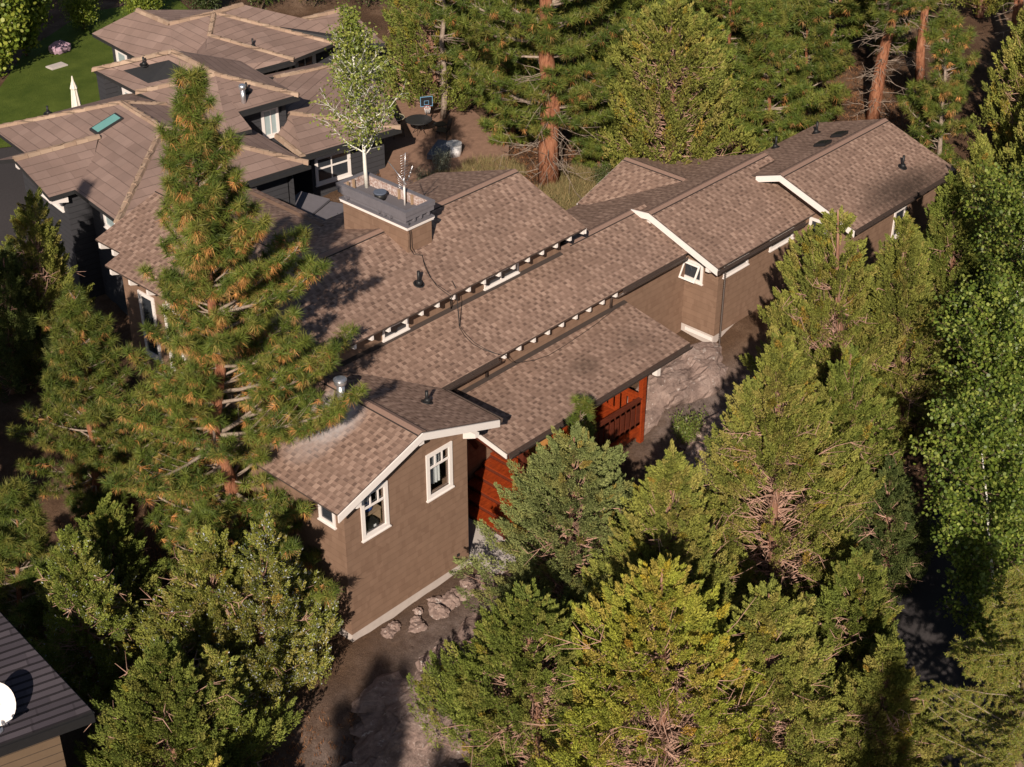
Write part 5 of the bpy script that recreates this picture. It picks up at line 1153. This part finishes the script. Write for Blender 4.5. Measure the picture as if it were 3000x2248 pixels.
copy_tree(BP2, (25.6, 12.0, 2.0), 1.2, 3.3, 'large pine at the top edge right behind the thick orange trunk', sz=1.2)
copy_tree(BP, (26.2, 7.6, 1.9), 1.05, 5.2, 'pine above the bushy one, deeper in the wood')
copy_tree(BP2, (29.0, 8.6, 2.2), 1.15, .5, 'pine at the top edge over the middle of the right wing')
copy_tree(BP, (32.3, 7.2, 2.5), 1.05, 2.9, 'dark pine directly behind the bare grey limbs')
copy_tree(BP2, (35.5, 6.6, 2.7), 1.1, 4.4, 'far pine at the top edge right of the leaning trunk')
copy_tree(BP, (30.0, 12.3, 2.3), 1.2, .9, 'pine far back at the top edge above the grey juniper')
copy_tree(BP2, (24.0, 18.5, 2.1), 1.2, 5.6, 'pine farthest left along the top edge, behind the dark green juniper')
copy_tree(BP, (38.0, 7.5, 3.0), 1.15, 1.7, 'far dark pine at the top edge between the two red trunk groups')
copy_tree(BP2, (34.0, 12.5, 2.8), 1.25, 2.2, 'hazy pine far behind the bushy pines at the top edge')
copy_tree(J8, (28.6, 15.5, 2.2), 1.25, 1.0, 'pale juniper peeping over the pines at the top edge')
copy_tree(J7, (22.0, 10.4, 2.0), .85, 2.0, 'olive juniper filling the gap behind the thick orange trunk')
copy_tree(J8, (36.5, -2.6, 1.2), 1.2, 3.0, 'far juniper at the right edge below the corner trunks')
copy_tree(J8, (42.5, 5.6, 2.8), 1.4, .3, 'juniper farthest back in the upper right corner')
# ---- trees just outside the frame: their shade lies on the ground and roofs in view
PB = pine('pine_tree', (-10.2, 6.5, -1.2), (-10.4, 6.4, 14.2), 2.6, 85, 'tall pine out of frame at left whose shadow lies on the tan roof', K=30, nw=.03, nl=.28, power=.7, crown0=.1, whorl=.40, dead=4)
copy_tree(BP2, (-8.9, 9.6, -.6), 1.3, .8, 'pine out of frame at left behind the mid sized bushy pine', sz=1.5)
copy_tree(BP, (-21.0, -16.9, -3.5), 1.25, 1.2, 'tall pine below the frame that shades the rock mound', sz=2.62)
copy_tree(BP2, (-20.8, -18.4, -3.5), 1.25, 2.9, 'second tall pine below the frame that shades the rock mound', sz=2.55)
copy_tree(PB, (-11.7, -25.2, -4.2), 1.2, 4.4, 'tall pine below the frame that shades the road', sz=1.12)
copy_tree(PB, (-9.0, -22.2, -4.2), .85, .4, 'second tall pine below the frame that shades the road', sz=.9)
# ---- trees and shrubs at upper left
MAP = [(.24, .30, .04), (.19, .25, .035), (.29, .32, .05), (.14, .20, .03)]
leafy('maple_tree', (11.9, 35.6, 1.2), (12.1, 35.3, 5.8), 2.4, 91, 'bright yellow green broadleaf tree in the upper left corner', MAP, n=13000, leaf=.085, bark=M_BARK_B, crown0=.15, limbs=40, clump=.26)
leafy('maple_tree', (9.7, 34.4, 1.2), (9.9, 34.0, 5.2), 2.0, 92, 'bright broadleaf tree cut by the left edge beside the lawn', MAP, n=10000, leaf=.085, bark=M_BARK_B, crown0=.12, limbs=36, clump=.26)
for i, (x, y, h, r, tone, lab) in enumerate((
    (15.6, 36.6, 2.2, 1.5, MAP, 'yellow green bush behind the pink cover at the top edge'), (17.6, 34.6, 2.4, 1.5, MAP, 'yellow green bush left of the roof peak at the top edge'),
    (19.6, 32.6, 3.0, 1.6, [(.07, .10, .03), (.09, .12, .04)], 'dark hedge bush behind the left roof peak'), (21.4, 30.8, 3.2, 1.7, [(.10, .15, .03), (.13, .17, .04)], 'green bush behind the middle of the tan roof'),
    (23.1, 29.0, 3.2, 1.7, [(.09, .11, .04), (.16, .12, .05)], 'brownish hedge bush behind the tan roof ridge'), (24.8, 27.2, 3.4, 1.8, [(.08, .13, .03), (.11, .15, .04)], 'green leafy bush behind the right of the tan roof'),
    (26.4, 25.2, 3.4, 1.8, [(.06, .10, .025), (.09, .13, .03)], 'dark leafy bush behind the right roof peak'))):
    shrub('hedge_bush', x, y, h, r, 100+i, lab, tone, 6500, .06, 'bush')
shrub('autumn_shrub', 21.5, 20.2, 1.5, .9, 120, 'orange leaved shrub along the right end of the tan roof', [(.45, .17, .03), (.38, .20, .04), (.22, .20, .05)], 2400, .045)
shrub('autumn_shrub', 19.6, 18.7, 1.3, .8, 121, 'yellow and orange shrub by the corner of the charcoal house', [(.30, .22, .04), (.35, .16, .03), (.16, .19, .04)], 2200, .045)
shrub('sagebrush', 14.6, 12.0, 1.0, .55, 122, 'pale silver sagebrush beside the white tub', [(.36, .39, .30), (.30, .33, .25)], 2400, .022)
shrub('sagebrush', 13.4, 11.6, .7, .5, 123, 'small dull sagebrush left of the silver one', [(.30, .31, .20), (.25, .26, .17)], 1600, .022)
shrub('mountain_shrub', 14.6, 6.9, .9, .7, 124, 'low twiggy shrub in the gap below the thick orange trunk', [(.13, .15, .06), (.22, .17, .08)], 1600, .03)
shrub('mountain_shrub', 18.0, 7.2, .8, .6, 125, 'green shrub at the right of the thick orange trunk foot', [(.10, .13, .05), (.14, .16, .06)], 1600, .03)
shrub('mountain_shrub', 9.9, -3.0, 1.1, .7, 126, 'leafy green shrub between the porch corner and the rock', [(.12, .17, .03), (.17, .20, .05)], 1500, .04)
shrub('mountain_shrub', 27.0, 4.0, .9, 1.1, 127, 'yellowish brush behind the right wing roof', [(.26, .24, .10), (.20, .19, .08)], 2600, .03)
# ---- grass: nobody could count it
def grass(name, spots, n, tones, seed, label, hgt=.35, kind='stuff', tuft=.16):
    rng = np.random.default_rng(seed); B = []
    for (x, y, r) in spots:
        k = int(n*r*r/sum(s_[2]**2 for s_ in spots)); a = rng.uniform(0, 6.28, k); q = r*np.sqrt(rng.random(k)); B.append(np.stack([x+q*np.cos(a), y+q*np.sin(a)], 1))
    B = np.concatenate(B); B = np.repeat(B, 9, 0)+rng.normal(size=(len(B)*9, 2))*tuft*.3; z = ground_z(B[:, 0], B[:, 1])
    d = unit(rng.normal(size=(len(B), 3))*[.5, .5, .2]+[0, 0, 1]); V, F = tris(np.column_stack([B, z+.02]), d, rng.uniform(.4, 1.2, len(B))*hgt, np.full(len(B), .022), rng)
    o = np_mesh(name, V, F, pick(rng, tones, len(B), .25), M_GRASS); o['kind'] = kind; o['label'] = label; o['category'] = 'grass'
grass('dry_grass', [(17.6, 7.7, 1.3), (15.9, 7.6, 1.0), (13.0, 10.6, 1.2), (14.2, 11.2, .9), (16.0, 10.8, 1.2), (12.0, 9.4, .8), (26, 4.2, 1.2)], 3600, [(.42, .32, .16), (.34, .26, .13), (.26, .24, .11)], 5, 'dry tan grass around the foot of the thick orange trunk', .38)
grass('lawn_grass', [(14.5, 33.5, 2.6), (11.5, 31.5, 2.2), (14.0, 29.2, 2.4), (17.5, 34.5, 1.8)], 7000, [(.05, .10, .02), (.08, .135, .03)], 6, 'short green lawn grass at upper left', .10)
grass('pine_straw', [(-5.5, 4.5, 3.2), (-6, -5, 3), (12, 8, 4), (16, 12, 4), (28, 6, 6), (3, -13, 5), (20, 8, 4)], 9000, [(.30, .14, .07), (.22, .10, .05), (.36, .20, .11)], 7, 'brown pine straw littering the forest floor', .12)
